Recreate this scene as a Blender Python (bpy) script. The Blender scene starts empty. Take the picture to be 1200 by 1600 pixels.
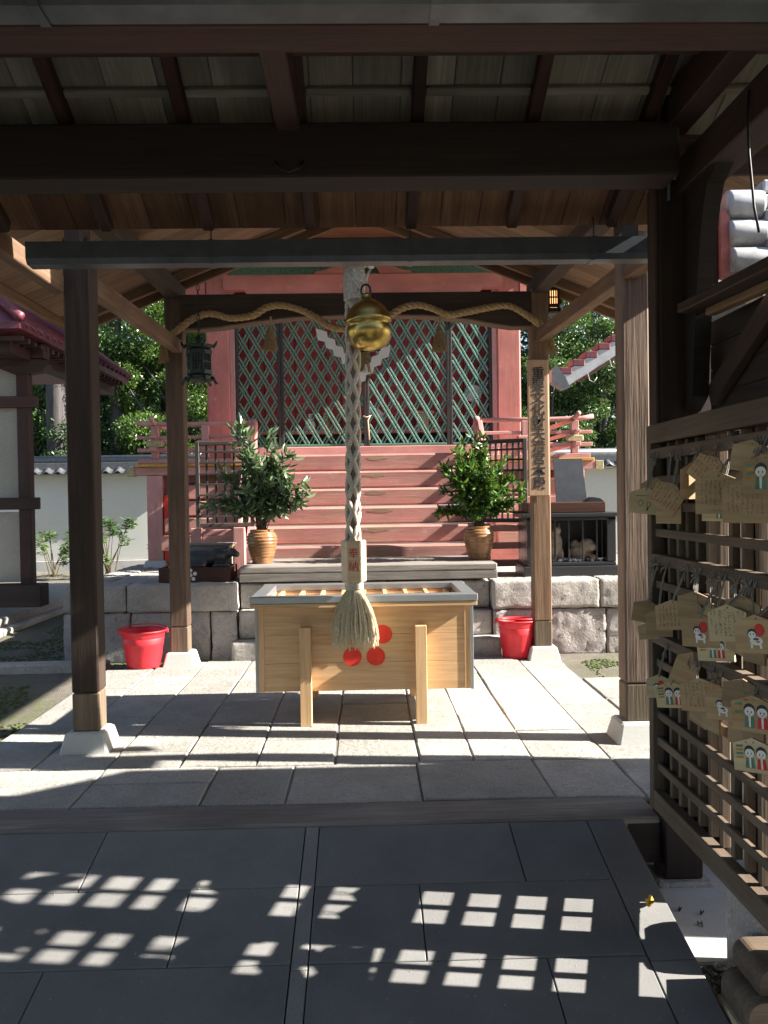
import bpy, math, random
from mathutils import Vector, Matrix, Quaternion, noise
random.seed(7)
R = math.radians
sc = bpy.context.scene
col = sc.collection

# ---------------------------------------------------------------- camera
cam = bpy.data.cameras.new('camera')
cam.sensor_fit = 'VERTICAL'; cam.sensor_height = 24.0; cam.lens = 24.0 * 1380 / 1600
cam.clip_start = 0.05; cam.clip_end = 500
cam_o = bpy.data.objects.new('camera', cam); col.objects.link(cam_o)
cam_o.matrix_world = (Matrix.Translation((0, 0, 1.55)) @ Matrix.Rotation(-R(1.25), 4, 'Z')
                      @ Matrix.Rotation(math.pi / 2 - R(1.04), 4, 'X') @ Matrix.Rotation(-0.0155, 4, 'Z'))
sc.camera = cam_o

# ---------------------------------------------------------------- sky, sun, exposure
SUN_EL, SUN_AZ = R(31.6), R(6.5)          # sun from the right, a little towards the camera
w = bpy.data.worlds.new('World'); sc.world = w; w.use_nodes = True
nt = w.node_tree; nt.nodes.clear()
sky = nt.nodes.new('ShaderNodeTexSky'); sky.sky_type = 'NISHITA'; sky.sun_disc = False
sky.sun_elevation = SUN_EL; sky.sun_rotation = R(90) + SUN_AZ
bg = nt.nodes.new('ShaderNodeBackground'); bg.inputs['Strength'].default_value = 0.056
wo = nt.nodes.new('ShaderNodeOutputWorld')
nt.links.new(sky.outputs[0], bg.inputs[0]); nt.links.new(bg.outputs[0], wo.inputs[0])
sl = bpy.data.lights.new('sun', 'SUN'); sl.energy = 5.0; sl.angle = R(0.55); sl.color = (1.0, 0.94, 0.84)
so = bpy.data.objects.new('sun', sl); col.objects.link(so)
sdir = Vector((math.cos(SUN_EL) * math.cos(SUN_AZ), -math.cos(SUN_EL) * math.sin(SUN_AZ), math.sin(SUN_EL)))
so.rotation_euler = (-sdir).to_track_quat('-Z', 'Y').to_euler(); so.location = (8, -2, 9)
sc.view_settings.view_transform = 'Standard'; sc.view_settings.look = 'None'
sc.view_settings.exposure = 2.15; sc.view_settings.gamma = 1.0
sc.cycles.max_bounces = 10; sc.cycles.diffuse_bounces = 6
sc.cycles.use_denoising = True

# ---------------------------------------------------------------- materials
def nn(t, typ, **kw):
    n = t.nodes.new(typ)
    for k, v in kw.items(): setattr(n, k, v)
    return n
def mat_base(name, rough=0.7, metal=0.0, spec=0.5):
    m = bpy.data.materials.new(name); m.use_nodes = True
    t = m.node_tree; b = t.nodes['Principled BSDF']
    b.inputs['Roughness'].default_value = rough; b.inputs['Metallic'].default_value = metal
    b.inputs['Specular IOR Level'].default_value = spec
    return m, t, b
def coords(t, scale, world=False, rnd=True):
    """object coordinates, shifted at random for each object, then stretched"""
    tc = nn(t, 'ShaderNodeTexCoord')
    if world:
        geo = nn(t, 'ShaderNodeNewGeometry'); src = geo.outputs['Position']
    else: src = tc.outputs['Object']
    if rnd and not world:
        oi = nn(t, 'ShaderNodeObjectInfo')
        mu = nn(t, 'ShaderNodeVectorMath', operation='SCALE'); mu.inputs[0].default_value = (37, 53, 71)
        t.links.new(oi.outputs['Random'], mu.inputs['Scale'])
        ad = nn(t, 'ShaderNodeVectorMath', operation='ADD')
        t.links.new(src, ad.inputs[0]); t.links.new(mu.outputs[0], ad.inputs[1]); src = ad.outputs[0]
    ml = nn(t, 'ShaderNodeVectorMath', operation='MULTIPLY'); ml.inputs[1].default_value = scale
    t.links.new(src, ml.inputs[0]); return ml.outputs[0]
def noise_n(t, vec, scale, detail=6, rough=0.6, dist=0.0):
    n = nn(t, 'ShaderNodeTexNoise'); n.inputs['Scale'].default_value = scale
    n.inputs['Detail'].default_value = detail; n.inputs['Roughness'].default_value = rough
    n.inputs['Distortion'].default_value = dist
    t.links.new(vec, n.inputs['Vector']); return n.outputs['Fac']
def ramp(t, fac, stops):
    r = nn(t, 'ShaderNodeValToRGB'); e = r.color_ramp.elements
    while len(e) < len(stops): e.new(0.5)
    for i, (p, c) in enumerate(stops):
        e[i].position = p; e[i].color = (*c, 1) if len(c) == 3 else c
    t.links.new(fac, r.inputs[0]); return r.outputs[0]
def mix(t, fac, a, b, mode='MIX'):
    m = nn(t, 'ShaderNodeMix', data_type='RGBA', blend_type=mode)
    if isinstance(fac, (int, float)): m.inputs[0].default_value = fac
    else: t.links.new(fac, m.inputs[0])
    for i, x in ((6, a), (7, b)):
        if isinstance(x, tuple): m.inputs[i].default_value = (*x, 1)
        else: t.links.new(x, m.inputs[i])
    return m.outputs[2]
def bump(t, b, h, strength=0.4, dist=0.01):
    n = nn(t, 'ShaderNodeBump'); n.inputs['Strength'].default_value = strength
    n.inputs['Distance'].default_value = dist
    t.links.new(h, n.inputs['Height']); t.links.new(n.outputs[0], b.inputs['Normal'])
def mul(t, a, b, op='MULTIPLY'):
    n = nn(t, 'ShaderNodeMath', operation=op)
    for i, x in ((0, a), (1, b)):
        if isinstance(x, (int, float)): n.inputs[i].default_value = x
        else: t.links.new(x, n.inputs[i])
    return n.outputs[0]
def mapr(t, v, a, b, c=0.0, d=1.0):
    n = nn(t, 'ShaderNodeMapRange'); n.inputs[1].default_value = a; n.inputs[2].default_value = b
    n.inputs[3].default_value = c; n.inputs[4].default_value = d
    t.links.new(v, n.inputs[0]); return n.outputs[0]
def objrand(t, lo, hi):
    oi = nn(t, 'ShaderNodeObjectInfo'); return mapr(t, oi.outputs['Random'], 0, 1, lo, hi)

def wood(name, dark, light, stain=None, rough=0.75, bstr=0.5, var=0.35, spec=0.3, fine=90, paint=None, pfac=(0.42, 0.5)):
    """timber with the grain along the local X axis; optional paint flaking off it"""
    m, t, b = mat_base(name, rough, 0, spec)
    v = coords(t, (1.3, 20, 20)); g = noise_n(t, v, 1.0, 7, 0.62, 0.6)
    v2 = coords(t, (2.5, fine, fine)); g2 = noise_n(t, v2, 1.0, 3, 0.6)
    c = ramp(t, g, [(0.30, dark), (0.70, light)])
    c = mix(t, mapr(t, g2, 0.35, 0.7, 0.0, 0.55), c, tuple(x * 0.6 for x in dark))
    v3 = coords(t, (1.6, 3, 3)); g3 = noise_n(t, v3, 1.0, 4, 0.6)
    if stain: c = mix(t, mapr(t, g3, 0.45, 0.75, 0, 0.8), c, stain)
    h = mul(t, mul(t, g, 0.6), mul(t, g2, 0.5), 'ADD')
    if paint:
        v4 = coords(t, (2.2, 9, 9)); g4 = noise_n(t, v4, 1.0, 8, 0.68)
        pf = mapr(t, g4, pfac[0], pfac[1], 1.0, 0.0)
        pv = mix(t, mapr(t, g3, 0.3, 0.7, 0, 1), paint, tuple(x * 0.62 for x in paint))
        c = mix(t, mul(t, pf, 1.0), c, pv)
        v5 = coords(t, (0.9, 34, 34)); g5 = noise_n(t, v5, 1.0, 5, 0.7, 0.4)
        c = mix(t, mapr(t, g5, 0.56, 0.72, 0.0, 0.55), c, tuple(x * 0.42 for x in paint))
        v6 = coords(t, (6, 7, 7)); g6 = noise_n(t, v6, 1.0, 6, 0.75)
        c = mix(t, mapr(t, g6, 0.60, 0.70, 0.0, 0.5), c, tuple(min(1, 0.25 + x * 0.6) for x in paint) if max(paint) > 0.3 else tuple(x * 1.3 for x in paint))
    br = objrand(t, 1 - var, 1 + var * 0.6)
    hv = nn(t, 'ShaderNodeHueSaturation'); t.links.new(c, hv.inputs['Color']); t.links.new(br, hv.inputs['Value'])
    t.links.new(hv.outputs[0], b.inputs['Base Color'])
    bump(t, b, h, bstr, 0.006)
    return m
def stone(name, a, bcol, speck=(0.03, 0.03, 0.03), scale=60, bstr=0.6, bdist=0.01, var=0.2, stain=None, big=2.0, rough=0.85, world=False):
    m, t, b = mat_base(name, rough, 0, 0.3)
    v = coords(t, (1, 1, 1), world)
    n1 = noise_n(t, v, big, 6, 0.65); n2 = noise_n(t, v, scale, 5, 0.75); n3 = noise_n(t, v, scale * 3.2, 2, 0.6)
    c = ramp(t, n1, [(0.3, a), (0.7, bcol)])
    c = mix(t, mapr(t, n2, 0.56, 0.68, 0, 0.6), c, speck)
    c = mix(t, mapr(t, n3, 0.58, 0.7, 0, 0.45), c, tuple(min(1, x * 1.9) for x in bcol))
    if stain:
        n4 = noise_n(t, v, 1.6, 7, 0.7)
        c = mix(t, mapr(t, n4, 0.42, 0.75, 0, 0.7), c, stain)
    hv = nn(t, 'ShaderNodeHueSaturation'); t.links.new(c, hv.inputs['Color'])
    if not world: t.links.new(objrand(t, 1 - var, 1 + var), hv.inputs['Value'])
    t.links.new(hv.outputs[0], b.inputs['Base Color'])
    h = mul(t, mul(t, n2, 0.6), mul(t, n1, 0.8), 'ADD')
    bump(t, b, h, bstr, bdist)
    return m
def plain(name, c, rough=0.6, metal=0.0, spec=0.5, nscale=25, namt=0.25, bstr=0.15, emit=None, tr=0):
    m, t, b = mat_base(name, rough, metal, spec)
    v = coords(t, (1, 1, 1)); n = noise_n(t, v, nscale, 5, 0.6)
    cc = mix(t, mapr(t, n, 0.35, 0.7, 0, 1), c, tuple(x * (1 - namt) for x in c))
    t.links.new(cc, b.inputs['Base Color'])
    t.links.new(mapr(t, n, 0.3, 0.7, rough * 0.85, min(1, rough * 1.15)), b.inputs['Roughness'])
    if bstr: bump(t, b, n, bstr, 0.004)
    if emit:
        b.inputs['Emission Color'].default_value = (*emit[0], 1); b.inputs['Emission Strength'].default_value = emit[1]
    return m
def leafmat(name, a, bcol, rough=0.38, trans=0.25):
    m, t, b = mat_base(name, rough, 0, 0.5)
    at = nn(t, 'ShaderNodeAttribute', attribute_name='tint')
    c = mix(t, at.outputs['Fac'], a, bcol); t.links.new(c, b.inputs['Base Color'])
    tr = nn(t, 'ShaderNodeBsdfTranslucent'); 
    c2 = mix(t, 0.35, c, (0.22, 0.30, 0.03)); t.links.new(c2, tr.inputs['Color'])
    ms = nn(t, 'ShaderNodeMixShader'); ms.inputs[0].default_value = trans
    out = t.nodes['Material Output']
    t.links.new(b.outputs[0], ms.inputs[1]); t.links.new(tr.outputs[0], ms.inputs[2]); t.links.new(ms.outputs[0], out.inputs[0])
    return m

M = {}
M['gate_wood'] = wood('gate_wood', (0.036, 0.021, 0.017), (0.07, 0.042, 0.033), (0.035, 0.02, 0.018), 0.7, 0.5)
M['gate_post'] = wood('gate_post', (0.020, 0.014, 0.012), (0.040, 0.027, 0.022), None, 0.72, 0.5)
M['gate_red'] = wood('gate_red', (0.045, 0.025, 0.019), (0.085, 0.05, 0.037), (0.03, 0.02, 0.017), 0.7, 0.5, paint=(0.075, 0.034, 0.029), pfac=(0.48, 0.56))
M['board_grey'] = wood('board_grey', (0.20, 0.19, 0.16), (0.34, 0.325, 0.275), (0.14, 0.13, 0.11), 0.8, 0.35)
M['board_brown'] = wood('board_brown', (0.13, 0.065, 0.035), (0.26, 0.15, 0.085), (0.08, 0.04, 0.025), 0.78, 0.4, var=0.4)
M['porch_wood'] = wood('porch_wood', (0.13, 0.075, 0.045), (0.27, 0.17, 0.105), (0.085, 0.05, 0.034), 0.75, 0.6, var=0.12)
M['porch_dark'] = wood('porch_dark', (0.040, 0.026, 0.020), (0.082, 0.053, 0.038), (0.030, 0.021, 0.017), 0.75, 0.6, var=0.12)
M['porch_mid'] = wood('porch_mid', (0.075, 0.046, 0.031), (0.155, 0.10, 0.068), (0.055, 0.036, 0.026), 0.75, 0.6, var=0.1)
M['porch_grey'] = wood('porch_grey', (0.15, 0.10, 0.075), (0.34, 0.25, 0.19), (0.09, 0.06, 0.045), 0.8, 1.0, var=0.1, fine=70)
M['sign_wood'] = wood('sign_wood', (0.36, 0.23, 0.145), (0.47, 0.32, 0.21), None, 0.7, 0.3, var=0.05)
M['post_foot'] = wood('post_foot', (0.11, 0.08, 0.055), (0.22, 0.165, 0.115), (0.08, 0.065, 0.04), 0.8, 0.7, var=0.08)
M['porch_board'] = wood('porch_board', (0.17, 0.10, 0.06), (0.30, 0.20, 0.13), (0.13, 0.08, 0.05), 0.78, 0.35, var=0.25)
M['fresh_wood'] = wood('fresh_wood', (0.59, 0.36, 0.18), (0.71, 0.475, 0.265), None, 0.5, 0.12, var=0.05, spec=0.4, fine=50)
M['pale_wood'] = wood('pale_wood', (0.58, 0.42, 0.26), (0.70, 0.54, 0.36), None, 0.6, 0.15, var=0.06)
M['deck_wood'] = wood('deck_wood', (0.17, 0.15, 0.135), (0.34, 0.31, 0.28), (0.12, 0.10, 0.09), 0.8, 0.8, var=0.15)
M['shrine_red'] = wood('shrine_red', (0.30, 0.14, 0.11), (0.46, 0.26, 0.20), None, 0.62, 0.35, var=0.10, paint=(0.52, 0.185, 0.155), pfac=(0.58, 0.70))
M['shrine_pink'] = wood('shrine_pink', (0.34, 0.19, 0.15), (0.50, 0.32, 0.26), (0.40, 0.17, 0.14), 0.68, 0.45, var=0.10, paint=(0.55, 0.275, 0.25), pfac=(0.54, 0.66))
M['shrine_step'] = wood('shrine_step', (0.30, 0.17, 0.13), (0.48, 0.31, 0.24), (0.38, 0.15, 0.12), 0.72, 0.6, var=0.10, paint=(0.47, 0.225, 0.20), pfac=(0.44, 0.62))
M['step_worn'] = wood('step_worn', (0.24, 0.17, 0.11), (0.38, 0.28, 0.19), (0.30, 0.18, 0.13), 0.8, 0.9, var=0.2)
M['end_grain'] = plain('end_grain', (0.42, 0.36, 0.20), 0.85, nscale=40, namt=0.5)
M['ochre_paint'] = plain('ochre_paint', (0.50, 0.27, 0.06), 0.7, nscale=18, namt=0.4)
M['inner_red'] = wood('inner_red', (0.36, 0.060, 0.060), (0.50, 0.09, 0.085), None, 0.6, 0.2, var=0.15)
M['lattice_green'] = plain('lattice_green', (0.095, 0.215, 0.15), 0.6, nscale=30, namt=0.45)
M['lattice_green_lit'] = plain('lattice_green_lit', (0.11, 0.27, 0.215), 0.6, nscale=30, namt=0.4)  # lit copy of the lattice green for the right doors, sunlight in the colour
M['black_wood'] = wood('black_wood', (0.022, 0.020, 0.020), (0.05, 0.046, 0.045), None, 0.55, 0.35, var=0.15)
M['screen_wood'] = wood('screen_wood', (0.035, 0.028, 0.026), (0.085, 0.070, 0.062), None, 0.6, 0.4, var=0.2)
M['black_lacquer'] = plain('black_lacquer', (0.022, 0.023, 0.026), 0.4, nscale=30, namt=0.3, bstr=0.05)
M['brown_lacquer'] = wood('brown_lacquer', (0.045, 0.018, 0.012), (0.085, 0.035, 0.022), None, 0.5, 0.2, var=0.1)
M['rack_wood'] = wood('rack_wood', (0.105, 0.075, 0.053), (0.20, 0.15, 0.108), (0.08, 0.056, 0.042), 0.75, 0.5, var=0.2)
M['ema_wood'] = wood('ema_wood', (0.33, 0.225, 0.12), (0.46, 0.33, 0.19), None, 0.65, 0.15, var=0.3, fine=60)
M['ema_pale'] = wood('ema_pale', (0.48, 0.39, 0.23), (0.60, 0.50, 0.32), None, 0.65, 0.1, var=0.12, fine=60)
M['slab'] = stone('slab', (0.27, 0.26, 0.24), (0.38, 0.37, 0.345), (0.13, 0.125, 0.12), 26, 1.0, 0.022, 0.16, stain=(0.20, 0.19, 0.16))
M['granite_dark'] = stone('granite_dark', (0.18, 0.178, 0.177), (0.225, 0.222, 0.22), (0.07, 0.07, 0.07), 170, 0.45, 0.003, 0.10, stain=(0.125, 0.123, 0.12), big=1.3)
M['granite_band'] = stone('granite_band', (0.22, 0.215, 0.21), (0.29, 0.28, 0.27), (0.05, 0.05, 0.05), 130, 0.9, 0.006, 0.05)
M['granite'] = stone('granite', (0.33, 0.31, 0.29), (0.45, 0.42, 0.395), (0.11, 0.10, 0.095), 24, 1.0, 0.03, 0.12, stain=(0.19, 0.175, 0.14))
M['granite_rough'] = stone('granite_rough', (0.30, 0.275, 0.265), (0.42, 0.385, 0.37), (0.10, 0.09, 0.09), 20, 1.0, 0.06, 0.12, stain=(0.24, 0.20, 0.19))
M['base_stone'] = stone('base_stone', (0.40, 0.40, 0.38), (0.50, 0.50, 0.48), (0.17, 0.17, 0.17), 150, 0.5, 0.004, 0.05)
M['concrete'] = stone('concrete', (0.36, 0.36, 0.35), (0.48, 0.475, 0.46), (0.25, 0.25, 0.24), 90, 0.3, 0.004, 0.05, stain=(0.30, 0.29, 0.26))
M['plaster'] = stone('plaster', (0.46, 0.47, 0.45), (0.56, 0.57, 0.55), (0.40, 0.40, 0.37), 30, 0.15, 0.004, 0.03, stain=(0.50, 0.49, 0.38), big=0.8)
M['plaster_cream'] = stone('plaster_cream', (0.25, 0.23, 0.19), (0.33, 0.305, 0.255), (0.20, 0.18, 0.15), 30, 0.2, 0.004, 0.03, big=0.9)
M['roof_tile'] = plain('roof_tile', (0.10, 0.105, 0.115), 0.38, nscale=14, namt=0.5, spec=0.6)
M['tile_lit'] = plain('tile_lit', (0.50, 0.51, 0.52), 0.42, nscale=9, namt=0.55, spec=0.5)  # grey roof tile made paler, with the sunlight put into the colour
M['red_tile'] = plain('red_tile', (0.15, 0.030, 0.042), 0.5, nscale=16, namt=0.45)
M['gutter_metal'] = plain('gutter_metal', (0.10, 0.115, 0.135), 0.34, 0.4, nscale=7, namt=0.4, bstr=0.05)
M['gutter_pale'] = plain('gutter_pale', (0.42, 0.43, 0.44), 0.4, 0.2, nscale=9, namt=0.25, bstr=0.05)
M['steel_edge'] = plain('steel_edge', (0.36, 0.38, 0.40), 0.38, 0.7, nscale=3, namt=0.2, bstr=0.0)
M['brass'] = plain('brass', (0.56, 0.40, 0.12), 0.30, 1.0, nscale=9, namt=0.45, bstr=0.05)
M['bronze'] = plain('bronze', (0.05, 0.065, 0.058), 0.55, 0.6, nscale=40, namt=0.5)
M['iron'] = plain('iron', (0.03, 0.03, 0.03), 0.5, 0.6, nscale=30)
M['red_plastic'] = plain('red_plastic', (0.70, 0.022, 0.035), 0.5, nscale=6, namt=0.35, bstr=0.06)
M['red_paint'] = plain('red_paint', (0.78, 0.035, 0.015), 0.5, nscale=20, namt=0.2, bstr=0.03)
M['ink'] = plain('ink', (0.022, 0.022, 0.024), 0.6, bstr=0)
M['red_ink'] = plain('red_ink', (0.55, 0.03, 0.02), 0.6, bstr=0)
M['white_paint'] = plain('white_paint', (0.75, 0.74, 0.72), 0.6, bstr=0.02)
M['paper'] = plain('paper', (0.82, 0.81, 0.82), 0.8, namt=0.06, bstr=0.03)
M['straw'] = plain('straw', (0.38, 0.26, 0.125), 0.8, nscale=60, namt=0.5, bstr=0.5)
M['hemp'] = plain('hemp', (0.60, 0.53, 0.43), 0.85, nscale=90, namt=0.45, bstr=0.5)
M['hemp_pale'] = plain('hemp_pale', (0.72, 0.62, 0.43), 0.8, nscale=60, namt=0.3, bstr=0.2)
M['rope_core'] = plain('rope_core', (0.16, 0.12, 0.09), 0.9)  # darker than the hemp: shade between the strands put into the colour
M['string'] = plain('string', (0.26, 0.25, 0.23), 0.9, nscale=80, namt=0.4, bstr=0.3)
M['ceramic'] = plain('ceramic', (0.30, 0.15, 0.065), 0.32, nscale=10, namt=0.55, bstr=0.2)
M['ox_stone'] = plain('ox_stone', (0.035, 0.037, 0.042), 0.42, nscale=22, namt=0.5, bstr=0.3)
M['horn'] = plain('horn', (0.48, 0.33, 0.20), 0.5)
M['figure_stone'] = plain('figure_stone', (0.42, 0.33, 0.25), 0.8, nscale=14, namt=0.5, bstr=0.4)
M['slate'] = plain('slate', (0.075, 0.085, 0.105), 0.6, nscale=8, namt=0.3)
M['joint_sand'] = plain('joint_sand', (0.20, 0.185, 0.16), 0.95, nscale=60, namt=0.5, bstr=0.8)
M['pebble'] = plain('pebble', (0.42, 0.41, 0.39), 0.8, nscale=30, namt=0.5)
M['yellow_leaf'] = plain('yellow_leaf', (0.62, 0.36, 0.03), 0.6, nscale=30, namt=0.35)
M['dead_leaf'] = plain('dead_leaf', (0.08, 0.05, 0.03), 0.8)
M['bark'] = wood('bark', (0.05, 0.045, 0.045), (0.12, 0.11, 0.11), None, 0.9, 1.0, var=0.15, fine=40)
M['stem'] = plain('stem', (0.09, 0.07, 0.035), 0.8)
M['leaf_dark'] = leafmat('leaf_dark', (0.030, 0.075, 0.028), (0.085, 0.165, 0.045), 0.34, 0.28)
M['leaf_mid'] = leafmat('leaf_mid', (0.035, 0.085, 0.024), (0.13, 0.215, 0.04), 0.30, 0.32)
M['leaf_pot'] = leafmat('leaf_pot', (0.022, 0.065, 0.018), (0.075, 0.17, 0.022), 0.30, 0.25)
M['leaf_pot_grey'] = leafmat('leaf_pot_grey', (0.040, 0.085, 0.052), (0.15, 0.22, 0.115), 0.28, 0.25)
M['lamp_glow'] = plain('lamp_glow', (0.8, 0.45, 0.2), 0.6, bstr=0, emit=((1.0, 0.42, 0.16), 0.9))
M['cable'] = plain('cable', (0.02, 0.02, 0.02), 0.5, bstr=0)
M['pink_figure'] = plain('pink_figure', (0.75, 0.16, 0.14), 0.5)

def ground_mat():
    m, t, b = mat_base('earth', 0.95, 0, 0.2)
    v = coords(t, (1, 1, 1), world=True)
    n1 = noise_n(t, v, 0.55, 6, 0.65); n2 = noise_n(t, v, 7, 6, 0.7); n3 = noise_n(t, v, 90, 3, 0.7)
    c = ramp(t, n2, [(0.3, (0.10, 0.085, 0.068)), (0.7, (0.19, 0.17, 0.14))])
    c = mix(t, mapr(t, n3, 0.5, 0.65, 0, 0.6), c, (0.27, 0.26, 0.24))
    ms = mul(t, mapr(t, n1, 0.46, 0.62, 0, 0.8), mapr(t, n2, 0.42, 0.58, 0.0, 1))
    c = mix(t, ms, c, (0.09, 0.115, 0.030))
    t.links.new(c, b.inputs['Base Color'])
    bump(t, b, mul(t, n2, n3, 'ADD'), 0.9, 0.02)
    return m
M['earth'] = ground_mat()
M['moss'] = plain('moss', (0.075, 0.10, 0.022), 0.95, nscale=45, namt=0.6, bstr=1.0)

def writing_mat(name, base_dark, base_light):
    """bare wood with upright columns of brush marks on the local X (width) / Z (height) face"""
    m, t, b = mat_base(name, 0.65, 0, 0.3)
    v = coords(t, (9, 60, 60)); g = noise_n(t, v, 1, 5)
    c = ramp(t, g, [(0.3, base_dark), (0.7, base_light)])
    tc = nn(t, 'ShaderNodeTexCoord'); sx = nn(t, 'ShaderNodeSeparateXYZ'); t.links.new(tc.outputs['Object'], sx.inputs[0])
    fr = mul(t, mul(t, sx.outputs['X'], 62), 1, 'FRACT')
    cm = nn(t, 'ShaderNodeMath', operation='COMPARE'); t.links.new(fr, cm.inputs[0]); cm.inputs[1].default_value = 0.5; cm.inputs[2].default_value = 0.30
    v2 = coords(t, (260, 1, 330)); s = noise_n(t, v2, 1, 2, 0.6, 0.3)
    st = mapr(t, s, 0.53, 0.58, 0, 1)
    v3 = coords(t, (70, 0, 26)); s3 = noise_n(t, v3, 1, 1, 0.5)
    f = mul(t, mul(t, st, cm.outputs[0]), mapr(t, s3, 0.38, 0.46, 0, 1))
    az = nn(t, 'ShaderNodeMath', operation='ABSOLUTE'); t.links.new(sx.outputs['Z'], az.inputs[0])
    ax = nn(t, 'ShaderNodeMath', operation='ABSOLUTE'); t.links.new(sx.outputs['X'], ax.inputs[0])
    f = mul(t, f, mul(t, mul(t, az.outputs[0], 0.046, 'LESS_THAN'), mul(t, ax.outputs[0], 0.058, 'LESS_THAN')))
    c = mix(t, mul(t, f, 0.88), c, (0.03, 0.025, 0.022))
    t.links.new(c, b.inputs['Base Color'])
    return m
M['ema_written'] = writing_mat('ema_written', (0.31, 0.215, 0.115), (0.43, 0.31, 0.18))
M['ema_written_pale'] = writing_mat('ema_written_pale', (0.46, 0.38, 0.22), (0.57, 0.48, 0.31))

# ---------------------------------------------------------------- mesh helpers
WL = {}                                        # world matrix of every object, so children can be placed in world space
def _link(o, parent, mw):
    col.objects.link(o); WL[o.name] = mw
    if parent is not None:
        o.parent = parent; o.matrix_local = WL[parent.name].inverted() @ mw
    else: o.matrix_world = mw
    return o
def props(o, label=None, cat=None, group=None, kind=None):
    if label: o['label'] = label
    if cat: o['category'] = cat
    if group: o['group'] = group
    if kind: o['kind'] = kind
    return o
def thing(name, loc, label, cat, group=None, rot=None):
    o = bpy.data.objects.new(name, None); o.empty_display_size = 0.1
    mw = Matrix.Translation(loc)
    if rot is not None: mw = mw @ rot
    _link(o, None, mw); return props(o, label, cat, group)
def data(name, v, f, mats, mi=None, smooth=False):
    me = bpy.data.meshes.new(name); me.from_pydata([tuple(x) for x in v], [], f); me.validate(verbose=False)
    for m in (mats if isinstance(mats, (list, tuple)) else [mats]): me.materials.append(M[m] if isinstance(m, str) else m)
    if mi: me.polygons.foreach_set('material_index', mi)
    if smooth: me.polygons.foreach_set('use_smooth', [True] * len(me.polygons))
    me.update(); return me
def obj(name, v, f, mat, parent=None, mi=None, smooth=False, center=True, mw=None):
    """vertices in world space; the origin goes to their centre"""
    v = [Vector(x) for x in v]
    if mw is None:
        if center:
            lo = Vector((min(p[i] for p in v) for i in range(3))); hi = Vector((max(p[i] for p in v) for i in range(3)))
            c = (lo + hi) / 2
        else: c = Vector((0, 0, 0))
        v = [p - c for p in v]; mw = Matrix.Translation(c)
    o = bpy.data.objects.new(name, data(name, v, f, mat, mi, smooth))
    return _link(o, parent, mw)
def cbox(sx, sy, sz, c=0.005):
    """box with chamfered edges about the origin: 24 vertices"""
    c = min(c, sx * 0.3, sy * 0.3, sz * 0.3); h = (sx / 2, sy / 2, sz / 2)
    v = []; idx = {}
    for x in (-1, 1):
        for y in (-1, 1):
            for z in (-1, 1):
                s = (x, y, z)
                for a in range(3):
                    p = [s[i] * (h[i] if i == a else h[i] - c) for i in range(3)]
                    idx[(s, a)] = len(v); v.append(p)
    f = []
    for a in range(3):
        b1, b2 = [i for i in range(3) if i != a]
        for sg in (-1, 1):
            q = []
            for u, w_ in ((-1, -1), (1, -1), (1, 1), (-1, 1)):
                s = [0, 0, 0]; s[a] = sg; s[b1] = u; s[b2] = w_; q.append(idx[(tuple(s), a)])
            f.append(q)
    for a in range(3):
        b1, b2 = [i for i in range(3) if i != a]
        for u in (-1, 1):
            for w_ in (-1, 1):
                s0 = [0, 0, 0]; s0[b1] = u; s0[b2] = w_; s1 = list(s0); s0[a] = -1; s1[a] = 1
                s0, s1 = tuple(s0), tuple(s1)
                f.append([idx[(s0, b1)], idx[(s1, b1)], idx[(s1, b2)], idx[(s0, b2)]])
    for x in (-1, 1):
        for y in (-1, 1):
            for z in (-1, 1): f.append([idx[((x, y, z), a)] for a in range(3)])
    # consistent outward winding
    out = []
    for q in f:
        p = [Vector(v[i]) for i in q]; n = (p[1] - p[0]).cross(p[2] - p[0]); cc = sum(p, Vector()) / len(p)
        out.append(q if n.dot(cc) > 0 else q[::-1])
    return v, out
_share = {}
def frame(p0, p1, up=(0, 0, 1)):
    p0, p1 = Vector(p0), Vector(p1); x = (p1 - p0).normalized(); up = Vector(up)
    if abs(x.dot(up)) > 0.98: up = Vector((0, 1, 0)) if abs(x.y) < 0.9 else Vector((1, 0, 0))
    y = up.cross(x).normalized(); z = x.cross(y)
    m = Matrix((x, y, z)).transposed().to_4x4(); m.translation = (p0 + p1) / 2
    return m, (p1 - p0).length
def beam(name, p0, p1, wd, ht, mat, parent=None, up=(0, 0, 1), ch=0.006):
    """timber from p0 to p1 (centre line); the grain runs along local X"""
    m, L = frame(p0, p1, up)
    key = (round(L, 4), round(wd, 4), round(ht, 4), mat, ch)
    if key not in _share: _share[key] = data(name, *cbox(L, wd, ht, ch), mat)
    return _link(bpy.data.objects.new(name, _share[key]), parent, m)
def box(name, x, y, z, mat, parent=None, grain='x', ch=0.006):
    c = [(a[0] + a[1]) / 2 for a in (x, y, z)]; d = [a[1] - a[0] for a in (x, y, z)]
    k = 'xyz'.index(grain); p0, p1 = list(c), list(c); p0[k] -= d[k] / 2; p1[k] += d[k] / 2
    if grain == 'x': return beam(name, p0, p1, d[1], d[2], mat, parent, ch=ch)
    if grain == 'y': return beam(name, p0, p1, d[0], d[2], mat, parent, ch=ch)
    return beam(name, p0, p1, d[0], d[1], mat, parent, up=(0, 1, 0), ch=ch)
def ring_mesh(rings, cap0=True, cap1=True, closed=True):
    v = [p for r in rings for p in r]; n = len(rings[0]); f = []
    for i in range(len(rings) - 1):
        for j in range(n if closed else n - 1):
            a, b = i * n + j, i * n + (j + 1) % n
            f.append([a, b, b + n, a + n])
    if cap0: f.append(list(range(n))[::-1])
    if cap1: f.append([(len(rings) - 1) * n + j for j in range(n)])
    return v, f
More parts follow.
